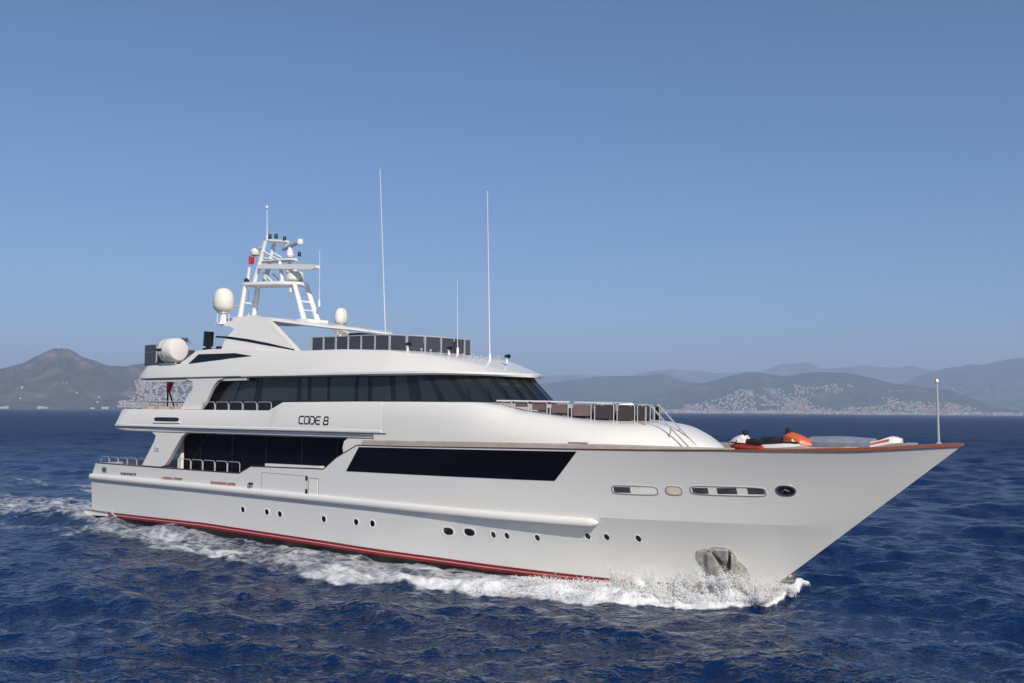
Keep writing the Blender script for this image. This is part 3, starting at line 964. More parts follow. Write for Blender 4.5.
# radome and open array scanner
rd = MB().lathe((13.25, 0, 13.82), [(.02, 0), (.42, .01), (.5, .08), (.5, .42), (.44, .52), (.02, .55)], 28).build("radar_pedestal", M['dome'], yacht, 45)
mb = MB(); mb.prism([(10.75, 14.68), (10.75, 14.88), (11.1, 14.92), (15.3, 14.56), (15.7, 14.48), (15.7, 14.32), (15.3, 14.28)], .62, .36)
mb.tube([(13.25, .45, 14.3), (13.25, .49, 14.6)], .12)
mb.tube([(13.25, 0, 14.3), (13.25, 0, 14.7)], .12)
mb.build("radar_scanner", M['mast'], rd)
loft("mast_platform", [hs(10.3, .2, 15.14, 15.24), hs(10.8, .36, 15.10, 15.24), hs(12.5, .4, 15.02, 15.17), hs(13.4, .3, 14.98, 15.10)], M['mast'], yacht, 40)
mb = MB()
for v in (.35, -.35):
    mb.tube([(10.1, v, 13.9), (10.6, v, 15.1), (11.0, v * .9, 16.3)], [.14, .13, .11])
    mb.tube([(12.6, v, 13.8), (12.35, v, 15.0)], .10)
    mb.tube([(10.9, v * .9, 15.3), (11.9, v * .9, 15.12)], .05)
    mb.tube([(10.9, v, 15.7), (12.2, v, 15.1)], .05)
    mb.tube([(10.9, v, 14.45), (11.7, v, 13.9)], .05)
mb.tube([(10.8, 0, 16.38), (12.6, 0, 16.12)], .10)
mb.tube([(12.5, 0, 16.15), (12.45, 0, 15.75)], .05)
mb.tube([(9.3, .2, 13.9), (9.45, .2, 14.9)], .10)
mb.tube([(9.9, 0, 15.2), (9.8, 0, 15.9), (10.6, 0, 16.1)], .07)
mb.build("mast_frame", M['mast'], yacht)
MB().tube([(12.3, .1, 15.72), (13.7, .1, 16.0)], .10, 12).build("thermal_camera", M['greyl'], yacht)
mb = MB(); mb.lathe((13.75, .1, 16.0), [(.02, -.18), (.16, -.15), (.2, 0), (.16, .15), (.02, .18)], 14); mb.lathe((12.9, .1, 15.2), [(.15, 0), (.22, .1), (.18, .35), (.08, .6)], 14)
mb.build("camera_mount", M['mast'], yacht)
for (u, w) in ((11.0, 16.45), (11.55, 16.42), (12.3, 16.2), (9.85, 15.75), (13.6, 15.2)):
    MB().lathe((u, 0, w), [(.02, 0), (.10, .02), (.10, .22), (.06, .28), (.02, .29)], 12).build("navigation_light", M['blackv'], yacht)
mb = MB(); mb.lathe((9.7, 0, 15.55), [(.1, 0), (.26, .08), (.3, .25), (.2, .45), (.02, .5)], 14); mb.build("horn", M['dome'], yacht)
mb = MB(); mb.lathe((9.3, .25, 13.95), [(.14, 0), (.16, .2), (.1, .3)], 12); mb.build("navigation_light", M['blackv'], yacht)
mb = MB(); mb.lathe((13.4, .3, 13.1), [(.02, 0), (.2, .05), (.2, .3), (.02, .36)], 12); mb.build("floodlight", M['mast'], yacht)
def whip(base, top, r0, r1):
    d = [base[i] + (top[i] - base[i]) * .42 for i in range(3)]
    mb = MB(); mb.tube([base, d, top], [r0, r0 * .7, r1], 6)
    mb.lathe((base[0], base[1], base[2] - .1), [(.07, 0), (.06, .35), (r0, .4)], 8)
    mb.build("whip_antenna", M['mast'], yacht)
whip((23.06, 2.6, 9.5), (22.46, 2.6, 18.5), .030, .014)
whip((27.45, 0, 9.05), (27.2, 0, 17.25), .030, .014)
whip((25.5, .1, 9.4), (25.43, .1, 13.0), .016, .009)
whip((15.1, -.2, 12.4), (15.06, -.2, 15.45), .02, .012)
whip((8.7, -.4, 11.9), (8.65, -.4, 13.9), .02, .012)
whip((10.75, 0, 16.4), (10.68, 0, 18.25), .035, .02)
MB().lathe((10.68, 0, 18.25), [(.02, 0), (.08, .05), (.08, .18), (.02, .22)], 10).build("anchor_light", M['dome'], yacht)
# rig of the roof: search lights, horns, small instruments
for (u, v, w) in ((28.4, -.1, 8.85), (24.6, 2.7, 9.4), (26.5, 1.9, 9.18)):
    sl = MB().lathe((u, v, w), [(.1, 0), (.05, .05), (.05, .22), (.12, .26)], 10).build("searchlight", M['mast'], yacht)
    MB().lathe((u - .2, v, w + .33), [(.03, .1), (.08, .12), (.11, .34), (.10, .36), (.02, .36)], 14, 'u').build("lamp_housing", M['black'], sl)
mb = MB()
for (u, v) in ((25.3, 2.5), (25.7, 2.3), (26.9, 1.3), (27.1, .8), (27.2, .4), (27.3, -.5), (27.1, -1.0), (26.9, -1.4)):
    w = 9.35 - (u - 25) * .14
    mb.tube([(u, v, w - .15), (u, v, w + .22)], .03, 6); mb.lathe((u, v, w + .12), [(.03, 0), (.06, .03), (.06, .08), (.02, .11)], 8)
mb.build("instrument_cluster", M['grey'], yacht)
mb = MB(); mb.tube([(23.3, 3.18, 9.46), (23.35, 3.42, 9.02)], .02, 6); mb.build("antenna_bracket", M['greyl'], yacht)


# ------------------------------------------------------------------ railings
def rail_frames(name, spans, v_fn, base_fn, top, r=.021, m=M['steel']):
    for (a, b) in spans:
        mb = MB()
        c = .12
        va, vb_ = v_fn(a), v_fn(b)
        mb.tube([(a, va, base_fn(a)), (a, va, top - c), (a + c * .4, va, top - c * .3), (a + c, va, top), (b - c, vb_, top), (b - c * .4, vb_, top - c * .3), (b, vb_, top - c), (b, vb_, base_fn(b))], r, 8)
        mb.build(name, m, yacht)
rail_frames("rail_section", [(9.0 + i * 1.07, 9.0 + i * 1.07 + 1.0) for i in range(5)], lambda u: hb(u, 3.3) - .1, lambda u: sheer(u), 3.83)
rail_frames("rail_section", [(.9 + i * .98, .9 + i * .98 + .9) for i in range(5)], lambda u: hb(u, 3.3) - .1, lambda u: sheer(u), 3.70, .015)
rail_frames("rail_section", [(10.75 + i * 1.17, 10.75 + i * 1.17 + 1.08) for i in range(5)], lambda u: 4.15, lambda u: uw_top(u), 6.96)
mb = MB()
pts = [(2.9, 3.9), (8.4, 4.1)]
mb.tube([(3.05, 3.7, 6.98), (3.4, 4.0, 6.98), (8.5, 4.12, 6.98)], .03)
for i in range(7):
    u = 3.2 + i * .87; mb.tube([(u, 4.05, 6.5), (u, 4.05, 6.98)], .025, 6)
mb.tube([(3.0, 3.6, 6.98), (3.0, -3.6, 6.98)], .03)
for i in range(8): mb.tube([(3.05, -3.4 + i * .95, 6.5), (3.05, -3.4 + i * .95, 6.98)], .022, 6)
mb.build("rail_section", M['steel'], yacht)
# cushions and tables seen through the aft rail
for u in (4.1, 5.3, 6.8): MB().box((u, 2.9, 6.62), (.5, .9, .2)).build("deck_cushion", M['tan'], yacht)
# foredeck rail with cloth panels
RU = [(30.45, 3.02), (31.15, 2.98), (32.0, 2.92), (32.9, 2.78), (33.8, 2.5), (34.7, 2.1), (35.5, 1.6), (36.15, 1.0), (36.5, .35)]
def rb(u): return interp(u, [30.4, 31.6, 33, 34.5, 36, 37.2, 38.2], [6.80, 6.60, 6.42, 6.22, 6.12, 6.06, 5.98])
def rt(u): return interp(u, [30, 33, 36, 38], [7.02, 6.98, 6.90, 6.90])
RM = [M['greyl'], M['pinkpad'], M['pinkpad'], M['pinkpad'], M['pinkpad'], M['darkcloth'], M['darkcloth'], M['darkcloth']]
for sg in (1, -1):
    for i in range(len(RU) - 1):
        (a, va), (b, vb_) = RU[i], RU[i + 1]
        k = .08
        ax, av = a + (b - a) * k, va + (vb_ - va) * k; bx, bv = a + (b - a) * (1 - k), va + (vb_ - va) * (1 - k)
        mb = MB(); c = .07; T = rt((a + b) / 2)
        mb.tube([(ax, sg * av, rb(a) - .05), (ax, sg * av, T - c), (ax + c, sg * (av + (bv - av) * .06), T), (bx - c, sg * (bv - (bv - av) * .06), T), (bx, sg * bv, T - c), (bx, sg * bv, rb(b) - .05)], .026, 8)
        o = mb.build("rail_section", M['steel'], yacht)
        if i in (0,): continue
        base = max(rb(a), rb(b)) + .10
        vs = [(ax + .05, sg * (av - .02), base), (bx - .05, sg * (bv - .02), base), (bx - .05, sg * (bv - .02), T - .07), (ax + .05, sg * (av - .02), T - .07)]
        vs += [(x, y - sg * .03, z) for x, y, z in vs]
        MB().add(vs, [(0, 1, 2, 3), (4, 5, 6, 7), (0, 1, 5, 4), (1, 2, 6, 5), (2, 3, 7, 6), (3, 0, 4, 7)]).build("rail_panel", RM[i], o)
    mb = MB(); mb.tube([(30.3, sg * 3.04, 7.04)] + [(u, sg * v, rt(u) + .03) for u, v in RU[:5]], .03, 8)
    mb.build("hand_rail", M['mast'], yacht)
# sun pad behind the rail
loft("sun_pad", [[(u, 0, 6.2), (u, v, 6.2), (u, v, w - .05), (u, v - .1, w), (u, 0, w)] for u, v, w in ((32.0, 2.3, 6.75), (33.8, 1.9, 6.62), (35.0, 1.3, 6.52), (35.9, .6, 6.45))], M['darkcloth'], yacht)
# foredeck steps hand rails and the steps
for v in (1.0, 1.7):
    mb = MB(); mb.tube([(37.0, v, 5.9), (37.02, v, 6.82), (37.15, v, 6.88), (37.3, v, 6.80), (38.2, v + .05, 5.95), (39.0, v + .1, 5.25)], .035, 8)
    mb.tube([(38.2, v + .05, 5.95), (38.1, v, 5.5)], .03, 6)
    mb.build("stair_rail", M['steel'], yacht)
for i in range(4): MB().box((37.45 + i * .42, 1.35, 5.72 - i * .2), (.40, .6, .1)).build("foredeck_step", M['white'], yacht)

# jack staff on the stem
mb = MB(); mb.tube([(48.03, 0, 5.45), (48.0, 0, 7.75)], [.045, .035], 8); mb.lathe((48.0, 0, 7.72), [(.05, 0), (.08, .03), (.06, .12), (.02, .14)], 10)
mb.lathe((48.03, 0, 5.52), [(.12, 0), (.12, .03), (.05, .08)], 10)
mb.build("jack_staff", M['steel'], yacht)
for v in (.42, -.42):
    MB().box((47.0, v * .9, 5.5), (.35, .12, .1)).build("bow_cleat", M['steel'], yacht)

# ensign staff pair (black A frame)
mb = MB(); mb.tube([(1.9, 0, 8.3), (1.35, 0, 6.3)], .05)
A_ = [(8.0, 3.0, 8.15), (7.0, 3.0, 6.5)]
mb = MB(); mb.tube([(5.25, 2.6, 8.2), (5.25, 2.6, 5.7)], .05, 8); mb.tube([(5.3, 2.6, 7.75), (6.5, 2.6, 5.7)], .05, 8)
mb.build("flag_staff", M['blackv'], yacht)

# ------------------------------------------------------------------ anchors in their pockets
M['anchor'] = vary(mat("galvanised_anchor", (0.60, 0.58, 0.53), 0.35, metal=0.3), 4.0, 0.9, (0.30, 0.28, 0.25), 5, 0.1, 0.5, 0.04)
M['anchordark'] = vary(mat("anchor_recess_shade", (0.07, 0.065, 0.06), 0.6), 5.0, 0.6, (0.03, 0.028, 0.025))  # recess shade put into the dark colour of raised plates


def anchor(u0, w0, sg):
    nx, ny = in_normal(u0, w0)
    def P(du, dw, o):
        u, w = u0 + du, w0 + dw
        return (u + nx * o, sg * (hb(u, w) + ny * o), w)
    def slab(name, poly, o0, o1, m, par):
        n = len(poly)
        cx = sum(p[0] for p in poly) / n; cy = sum(p[1] for p in poly) / n
        vs = [P(x, y, o0) for x, y in poly] + [P(x, y, o1) for x, y in poly]
        k = .86
        vs += [P(cx + (x - cx) * k, cy + (y - cy) * k, o1 + .03) for x, y in poly]
        fs = [(i, (i + 1) % n, n + (i + 1) % n, n + i) for i in range(n)] + [(n + i, n + (i + 1) % n, 2 * n + (i + 1) % n, 2 * n + i) for i in range(n)] + [tuple(range(2 * n, 3 * n))]
        return MB().add(vs, fs).build(name, m, par, 40)
    pk = slab("anchor_pocket", [(-.80, .05), (-.72, .34), (-.45, .46), (-.30, .44), (-.05, .54), (.38, .55), (.56, .47), (.66, .30), (.74, .05), (.95, -.25), (1.05, -.5), (.9, -1.3), (-.5, -1.3), (-.62, -.5)], -.03, .03, M['anchor'], yacht)
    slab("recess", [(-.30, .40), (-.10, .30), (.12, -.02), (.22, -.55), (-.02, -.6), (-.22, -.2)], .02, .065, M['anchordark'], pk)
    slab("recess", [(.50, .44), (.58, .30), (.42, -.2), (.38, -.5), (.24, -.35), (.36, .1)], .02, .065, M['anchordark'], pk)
    slab("anchor_shank", [(-.02, .44), (.48, .46), (.40, .08), (.30, -.12), (.12, .06)], .03, .15, M['anchor'], pk)
    slab("anchor_fluke", [(-.34, .30), (-.18, .34), (.10, -.35), (.12, -.9), (-.35, -.9), (-.40, -.3)], .03, .20, M['anchor'], pk)
    slab("anchor_fluke", [(.54, .30), (.62, .20), (.80, -.3), (.80, -.9), (.42, -.9), (.44, -.3)], .03, .20, M['anchor'], pk)
anchor(39.95, .82, 1)
# the port anchor's shoulder, seen past the stem
mb = MB()
for (u, v, w, a, b_) in ((42.10, -.52, .22, .34, .26), (41.95, -.66, .05, .40, .24)):
    mb.lathe((u, v, w - b_), [(.02, 0), (a * .6, b_ * .15), (a * .95, b_ * .6), (a, b_), (a * .9, b_ * 1.45), (a * .55, b_ * 1.85), (.02, b_ * 2)], 14)
mb.build("anchor_shoulder", M['chrome'], yacht)

# ------------------------------------------------------------------ things that rest on the yacht
def at(u, v, w): return ORIG + HD * u + SD * v + Vector((0, 0, w))


def sheet(vs2, th):
    pass


def flag(name, u, v, w, rz, wd, ht, label, m, seed):
    r = random.Random(seed)
    root_loc = at(u, v, w)
    nx, nz = 8, 10
    vs, fs = [], []
    for l in (0, .012):
        for j in range(nz + 1):
            for i in range(nx + 1):
                x = i / nx; z = j / nz
                fold = .09 * math.sin(x * 9 + z * 2 + seed) * (x + .2)
                vs.append((x * wd * (1 - .35 * z), fold + l, -z * ht - .18 * x * ht * (1 - z)))
    n1 = nx + 1; N = n1 * (nz + 1)
    for j in range(nz):
        for i in range(nx):
            a = j * n1 + i
            fs += [(a, a + 1, a + n1 + 1, a + n1), (N + a, N + a + 1, N + a + n1 + 1, N + a + n1)]
    o = mesh(name, vs, fs, m, None, None, 60)
    o.location = root_loc; o.rotation_euler = (0, 0, rz)
    return tag(o, label, "flag")
flag("ensign_flag", 5.25, 2.70, 8.22, HEAD, .75, .70, "furled red ensign hanging from the black staff on the aft upper deck", M['flagred'], 1)
flag("courtesy_flag", 9.5, .3, 15.55, HEAD + .3, .42, .5, "small red flag flying beside the radar mast", M['flagred'], 3)


def potted_palm():
    root = empty("potted_palm", at(5.9, 2.1, 9.05))
    tag(root, "small dark potted palm behind the life raft drum on the sundeck", "plant")
    MB().lathe((0, 0, 0), [(.16, 0), (.22, .35), (.2, .35), (.02, .33)], 14).build("pot", M['tan'], root)
    MB().tube([(0, 0, .3), (.02, 0, 1.35)], .03, 6).build("trunk", M['deck'], root)
    mb = MB(); r = random.Random(4)
    for k in range(26):
        t = k * 2.4; L = r.uniform(.35, .6); up = r.uniform(.1, .4)
        a = Vector((.02, 0, 1.35)); d = Vector((math.cos(t), math.sin(t), 0)); s = Vector((-d.y, d.x, 0)) * .035
        p1 = a + d * L * .5 + Vector((0, 0, up)); p2 = a + d * L + Vector((0, 0, up * .3 - .1))
        mb.add([a - s * .4, a + s * .4, p1 + s, p1 - s, p2], [(0, 1, 2, 3), (3, 2, 4)])
    mb.build("fronds", M['leaf'], root, None)
potted_palm()


def jetski(u, v, w, yaw, label, c1, c2, c3, sc=1.0):
    root = empty("personal_watercraft", at(u, v, w), HEAD + yaw)
    root.scale = sc
    tag(root, label, "jet ski", "watercraft stowed on the foredeck")
    def S(u, pts): return [(u, v_, w_) for v_, w_ in pts]
    loft("hull", crom([S(-1.5, [(0, .1), (.35, .12), (.5, .3), (.48, .42), (0, .44)]), S(-.6, [(0, .04), (.38, .08), (.58, .3), (.55, .46), (0, .5)]),
                       S(.4, [(0, .04), (.34, .1), (.56, .36), (.5, .54), (0, .58)]), S(1.1, [(0, .14), (.2, .2), (.4, .44), (.34, .58), (0, .64)]), S(1.6, [(0, .4), (.05, .42), (.1, .5), (.08, .56), (0, .6)])], 3), c1, root)
    loft("seat", crom([S(-1.35, [(0, .4), (.2, .4), (.24, .58), (.14, .70), (0, .72)]), S(-.7, [(0, .4), (.22, .42), (.26, .66), (.16, .82), (0, .84)]), S(-.1, [(0, .4), (.2, .42), (.22, .64), (.13, .76), (0, .78)]),
                       S(.3, [(0, .4), (.2, .5), (.22, .8), (.14, .95), (0, .98)])], 3), c2, root)
    loft("cowling", crom([S(-.05, [(0, .5), (.22, .54), (.24, .78), (.14, .88), (0, .9)]), S(.15, [(0, .5), (.32, .54), (.34, .84), (.2, 1.0), (0, 1.04)]), S(.6, [(0, .4), (.46, .48), (.44, .78), (.26, .94), (0, .99)]), S(1.1, [(0, .4), (.40, .44), (.36, .64), (.22, .78), (0, .82)]), S(1.6, [(0, .4), (.14, .44), (.12, .5), (.08, .56), (0, .58)])], 3), c3, root)
    mb = MB()
    for s in (-1, 1): mb.add([(.5, s * .45, .74), (1.1, s * .39, .60), (1.1, s * .40, .52), (.5, s * .47, .62), (.5, s * .40, .74), (1.1, s * .33, .60), (1.1, s * .33, .52), (.5, s * .40, .62)], [(0, 1, 2, 3), (4, 5, 6, 7), (0, 1, 5, 4), (1, 2, 6, 5), (2, 3, 7, 6), (3, 0, 4, 7)])
    mb.build("cowling_stripe", M['redv'] if c3 is M['whitev'] else M['whitev'], root, None)
    MB().prism([(.0, .86), (.12, 1.22), (.2, 1.24), (.34, .98)], -.2, .2).build("windshield", M['blackv'], root)
    mb = MB(); mb.tube([(.25, -.42, 1.06), (.3, -.15, 1.02), (.3, .15, 1.02), (.25, .42, 1.06)], .03, 8); mb.tube([(.3, 0, .9), (.3, 0, 1.03)], .06, 8)
    mb.build("handlebar", M['blackv'], root)
    mb = MB()
    for s in (-1, 1):
        mb.prism([(-1.3, .44), (.9, .56), (.9, .62), (-1.3, .52)], s * .50, s * .53)
    mb.build("stripe", c2, root)
jetski(41.05, .8, 5.0, math.pi - .1, "white jet ski with black seat and red hull beside the foredeck house", M['redv'], M['blackv'], M['whitev'], (.50, .8, .74))
jetski(42.45, .4, 5.0, .12, "jet ski with big orange cowling on the foredeck beside the covered tender", M['whitev'], M['blackv'], M['orange'], (.70, .85, .84))


def tender():
    root = empty("tender", at(44.85, -.25, 5.0), HEAD + .02)
    tag(root, "low white tender under a blue grey cover stowed near the bow tip", "boat")
    def S(u, pts): return [(u, v_, w_) for v_, w_ in pts]
    loft("hull", crom([S(-1.6, [(0, 0), (.5, .05), (.62, .3), (.6, .52), (0, .54)]), S(0, [(0, 0), (.5, .05), (.64, .3), (.62, .52), (0, .54)]), S(.9, [(0, .1), (.3, .14), (.5, .38), (.46, .56), (0, .58)]),
                       S(1.45, [(0, .3), (.2, .34), (.36, .50), (.32, .74), (0, .78)]), S(1.8, [(0, .44), (.08, .46), (.16, .54), (.12, .68), (0, .70)])], 3), M['whitev'], root)
    loft("cover", crom([S(-1.55, [(0, .3), (.64, .34), (.66, .50), (.4, .66), (0, .70)]), S(-.4, [(0, .3), (.66, .34), (.68, .50), (.4, .68), (0, .74)]), S(.8, [(0, .3), (.56, .36), (.56, .52), (.3, .64), (0, .68)])], 3), M['cover'], root)
    mb = MB()
    for s in (-1, 1): mb.add([(.7, s * .53, .40), (1.45, s * .385, .60), (1.45, s * .37, .68), (.7, s * .52, .48), (.7, s * .45, .40), (1.45, s * .3, .60), (1.45, s * .3, .68), (.7, s * .45, .48)], [(0, 1, 2, 3), (4, 5, 6, 7), (0, 1, 5, 4), (1, 2, 6, 5), (2, 3, 7, 6), (3, 0, 4, 7)])
    mb.build("bow_stripe", M['orange'], root)
tender()

# ------------------------------------------------------------------ sea
def vnoise(x, y, seed=0):
    """value noise, vectorised"""
    xi = np.floor(x).astype(np.int64); yi = np.floor(y).astype(np.int64)
    fx = x - xi; fy = y - yi
    fx = fx * fx * fx * (fx * (fx * 6 - 15) + 10); fy = fy * fy * fy * (fy * (fy * 6 - 15) + 10)
    def h(a, b):
        n = (a * 374761393 + b * 668265263 + seed * 1442695041) & 0xffffffff
        n = ((n ^ (n >> 13)) * 1274126177) & 0xffffffff
        n = (n ^ (n >> 16)) & 0xffffffff
        return n / 4294967295.0
    a = h(xi, yi); b = h(xi + 1, yi); c = h(xi, yi + 1); d = h(xi + 1, yi + 1)
    return (a * (1 - fx) + b * fx) * (1 - fy) + (c * (1 - fx) + d * fx) * fy


def fbm(x, y, oct=5, seed=0, ridged=False, gain=.5):
    s = np.zeros_like(x); a = 1.0; t = 0.0
    for i in range(oct):
        n = vnoise(x, y, seed + i * 17)
        if ridged: n = 1 - np.abs(2 * n - 1)
        s += a * n; t += a; a *= gain; x = x * 2.03 + 11.3; y = y * 2.03 + 5.7
    return s / t


def hb_arr(u, w=0.0):
    t0 = .52; p = 1.95; B = 4.28
    t = np.clip(u / 41.6, 0, 1)
    b = B * (1 - np.clip((t - t0) / (1 - t0), 0, 1) ** p) * (1 - .05 * np.clip(1 - u / 16, 0, 1) ** 2)
    return b


def sstep(a, b, x):
    t = np.clip((x - a) / (b - a), 0, 1); return t * t * (3 - 2 * t)


def build_sea():
    r1 = np.exp(np.arange(math.log(7.0), math.log(330.0), .0042))
    r2 = np.exp(np.arange(math.log(332.0), math.log(60000.0), .035))
    R = np.concatenate([[.5, 2, 4, 5.5], r1, r2])
    a1 = np.arange(-31, 31, .078)
    a0 = np.concatenate([np.arange(-180, -31, 3.0), a1, np.arange(31, 180, 3.0)])
    A = np.radians(a0)
    nr, na = len(R), len(A)
    RR, AA = np.meshgrid(R, A, indexing='ij')
    X0 = RR * np.sin(AA); Y0 = RR * np.cos(AA)
    dr = np.gradient(R)[:, None] * np.ones((1, na))
    # waves
    g = np.random.default_rng(21)
    N = 120
    lam = np.exp(np.linspace(math.log(.32), math.log(14.0), N)) * g.uniform(.93, 1.07, N)
    main = rad(250)
    th = main + g.normal(0, 1, N) * np.radians(np.interp(np.log(lam), np.log([.4, 1.5, 5]), [65, 58, 32]))
    ph = g.uniform(0, 2 * math.pi, N)
    slope = .0285 * np.ones(N)
    slope *= np.interp(np.log(lam), np.log([.3, .6, 1.0, 1.8, 3.0, 5.0, 14.0]), [1.1, 1.2, 1.3, 1.3, 1.15, 1.0, .75])
    Z = np.zeros_like(X0); DX = np.zeros_like(X0); DY = np.zeros_like(X0)
    # gustiness makes patches of rougher and calmer water
    gust = .65 + .7 * fbm(X0 / 9, Y0 / 6, 3, 5)
    # wave trains come and go
    for i in range(N):
        L = lam[i]; k = 2 * math.pi / L
        cx, sy = math.cos(th[i]), math.sin(th[i])
        rows = np.where(dr[:, 0] < L / 2.6)[0]
        if len(rows) == 0: continue
        e = rows[-1] + 1
        fade = np.clip((L / dr[:e] - 2.6) / 2.5, 0, 1)
        p = k * (X0[:e] * cx + Y0[:e] * sy) + ph[i]
        a = slope[i] / k * fade * (gust[:e] if L < 5 else 1)
        Z[:e] += a * np.cos(p)
        DX[:e] -= a * cx * np.sin(p) * .85; DY[:e] -= a * sy * np.sin(p) * .85
    # position relative to the yacht
    px, py = X0 - ORIG.x, Y0 - ORIG.y
    U = px * HD.x + py * HD.y; V = px * SD.x + py * SD.y
    Vb = hb_arr(U)
    # outer edge of the bow wave crest
    vo = np.interp(U, [-60, -40, -25, -13, -4, 5, 12, 20, 27, 31, 34, 37, 39, 41, 42.2, 42.8, 43.4], [-4, -1, 1, 3, 4.6, 6.4, 7.6, 8.3, 8.8, 7.9, 7.5, 5.9, 4.8, 3.6, 2.3, 1.2, .0])
    wob = (fbm(U / 3.2, V / 3.2, 3, 9) - .5) * 2.6 + (fbm(U / .8, V / .8, 3, 15) - .5) * 1.1
    d = np.abs(V)
    inside = vo - d + wob * np.interp(U, [20, 38, 43], [1.0, .8, .45])
    along = (U < 42.5)
    # lateral profile: bright crest near the outer edge, calmer between crest and hull
    wdt = np.interp(U, [-60, 0, 20, 30, 37, 43], [3.5, 2.0, 1.3, 1.4, 2.2, 1.6])
    crest = sstep(-.25, .5, inside) * (1 - sstep(wdt * .7, wdt * 1.8, inside))
    nearh = np.where((U > 30), sstep(30, 37, U), 0) * sstep(-.1, .3, inside)
    inner = sstep(0, 1.2, inside) * np.interp(U, [-60, -10, 0, 18, 26, 40], [.5, .64, .68, .66, .68, .88])
    fall = np.interp(U, [-75, -45, -10, 3, 12, 20, 28, 33, 43, 44.6], [.0, .35, .55, .62, .68, .74, .86, .90, 1.05, .8])
    patch = np.interp(U, [-60, 14, 17, 19.5, 22, 25, 27], [1, 1, 1.15, .62, .55, 1.05, 1.0])
    foam = along * np.maximum(crest * fall * patch, np.maximum(inner * np.minimum(fall * 1.25, .95), nearh * 1.0))
    # hull-side edge of the foam and stern wash
    hullfoam = along * (U > -1) * (1 - sstep(.15, .9, np.abs(d - Vb))) * np.interp(U, [0, 30, 38], [.45, .55, 1.0])
    foam = np.maximum(foam, hullfoam)
    wake = (U < 1.5) * (1 - sstep(3.6, 6.2, d + wob)) * np.interp(U, [-140, -80, -30, -8, 1.5], [0, .2, .5, .68, .8])
    trail = (U < 4) * np.exp(-((d - (6.5 + (2 - U) * .16) - wob) / 2.0) ** 2) * np.interp(U, [-110, -60, -25, 4], [0, .38, .6, .5])
    foam = np.maximum(foam, np.maximum(wake, trail))
    foam *= np.interp(RR, [0, 400, 700], [1, 1, 0])
    under = (d < Vb - .3) & (U > 0) & (U < 41.5)
    # relief of the wash
    lump = fbm(U / .9, V / .9, 4, 31) - .5
    lump2 = fbm(U / .35, V / .35, 3, 77) - .5
    near = (RR < 200)
    cr = np.interp(U, [-60, -10, 12, 22, 30, 36, 40, 43, 44.6], [.04, .12, .16, .20, .24, .20, .30, .26, .0])
    ridge = np.exp(-((inside - 1.2) / .95) ** 2) * (np.abs(U) < 60) * along
    Z += near * ridge * cr * (1 + 1.2 * lump)
    Z += near * np.clip(foam, 0, 1) * (lump * .26 + lump2 * .14) * np.interp(U, [-60, 0, 30, 38], [.5, .8, 1.0, 1.4])
    Z += near * np.exp(-(np.clip(d - Vb, 0, 30) / 2.5) ** 2) * np.interp(U, [-25, -8, -1, 4, 12, 26, 33], [0, .15, .48, .44, .24, .04, 0])
    # the wash right beside the bow climbs the plating
    Z += near * np.exp(-(np.clip(d - Vb, 0, 9) / 1.0) ** 2) * np.interp(U, [31, 35, 39, 42, 43.2, 44], [0, .02, .24, .26, .02, 0]) * (1 + 1.0 * lump)
    Z = np.where(under, np.minimum(Z, .1), Z)
    damp = 1 - .55 * np.exp(-(np.clip(d - Vb, 0, 50) / 3.0) ** 2) * ((U > -2) & (U < 42))
    DX *= damp; DY *= damp
    X = X0 + DX; Y = Y0 + DY
    co = np.stack([X, Y, Z + WATER], -1).reshape(-1, 3).astype(np.float32)
    me = bpy.data.meshes.new("sea")
    ii, jj = np.meshgrid(np.arange(nr - 1), np.arange(na), indexing='ij')
    j2 = (jj + 1) % na
    a = ii * na + jj; b = ii * na + j2; c = (ii + 1) * na + j2; e_ = (ii + 1) * na + jj
    quads = np.stack([a, e_, c, b], -1).reshape(-1, 4)
    nq = len(quads)
    me.vertices.add(len(co)); me.vertices.foreach_set("co", co.ravel())
    cap = np.arange(na)
    me.loops.add(nq * 4 + na); me.polygons.add(nq + 1)
    me.loops.foreach_set("vertex_index", np.concatenate([quads.ravel(), cap[::-1]]).astype(np.int32))
    me.polygons.foreach_set("loop_start", np.concatenate([np.arange(nq) * 4, [nq * 4]]).astype(np.int32))
    me.polygons.foreach_set("use_smooth", np.ones(nq + 1, bool))
    me.update(calc_edges=True)
    at_ = me.attributes.new("foam", 'FLOAT', 'POINT')
    at_.data.foreach_set("value", foam.ravel().astype(np.float32))
    o = bpy.data.objects.new("sea", me); COL.objects.link(o)
    tag(o, "choppy deep blue open sea", kind="structure")
    if me.polygons[len(me.polygons) // 3].normal.z < 0: me.flip_normals()
    # material
    m = bpy.data.materials.new("sea_water"); m.use_nodes = True
    nt = m.node_tree; N_ = nt.nodes; Lk = nt.links
    b = N_["Principled BSDF"]; out = N_["Material Output"]
    b.inputs["Roughness"].default_value = 0.07
    b.inputs["IOR"].default_value = 1.46
    geo = N_.new("ShaderNodeNewGeometry")
    def nz(scale, detail, rough=.55, vec=None, dist=0.0):
        n = N_.new("ShaderNodeTexNoise"); n.inputs["Scale"].default_value = scale; n.inputs["Detail"].default_value = detail
        n.inputs["Roughness"].default_value = rough; n.inputs["Distortion"].default_value = dist
        Lk.new(vec or geo.outputs["Position"], n.inputs["Vector"]); return n
    def mp(sc, rot=0):
        n = N_.new("ShaderNodeMapping"); n.inputs["Scale"].default_value = sc; n.inputs["Rotation"].default_value = (0, 0, rot)
        Lk.new(geo.outputs["Position"], n.inputs["Vector"]); return n.outputs[0]
    # ripples: slopes of fractal noise taken by finite differences in world space, so they do not fade at grazing view
    cd = N_.new("ShaderNodeVectorMath"); cd.operation = 'DISTANCE'; cd.inputs[1].default_value = (0, 20, 0)
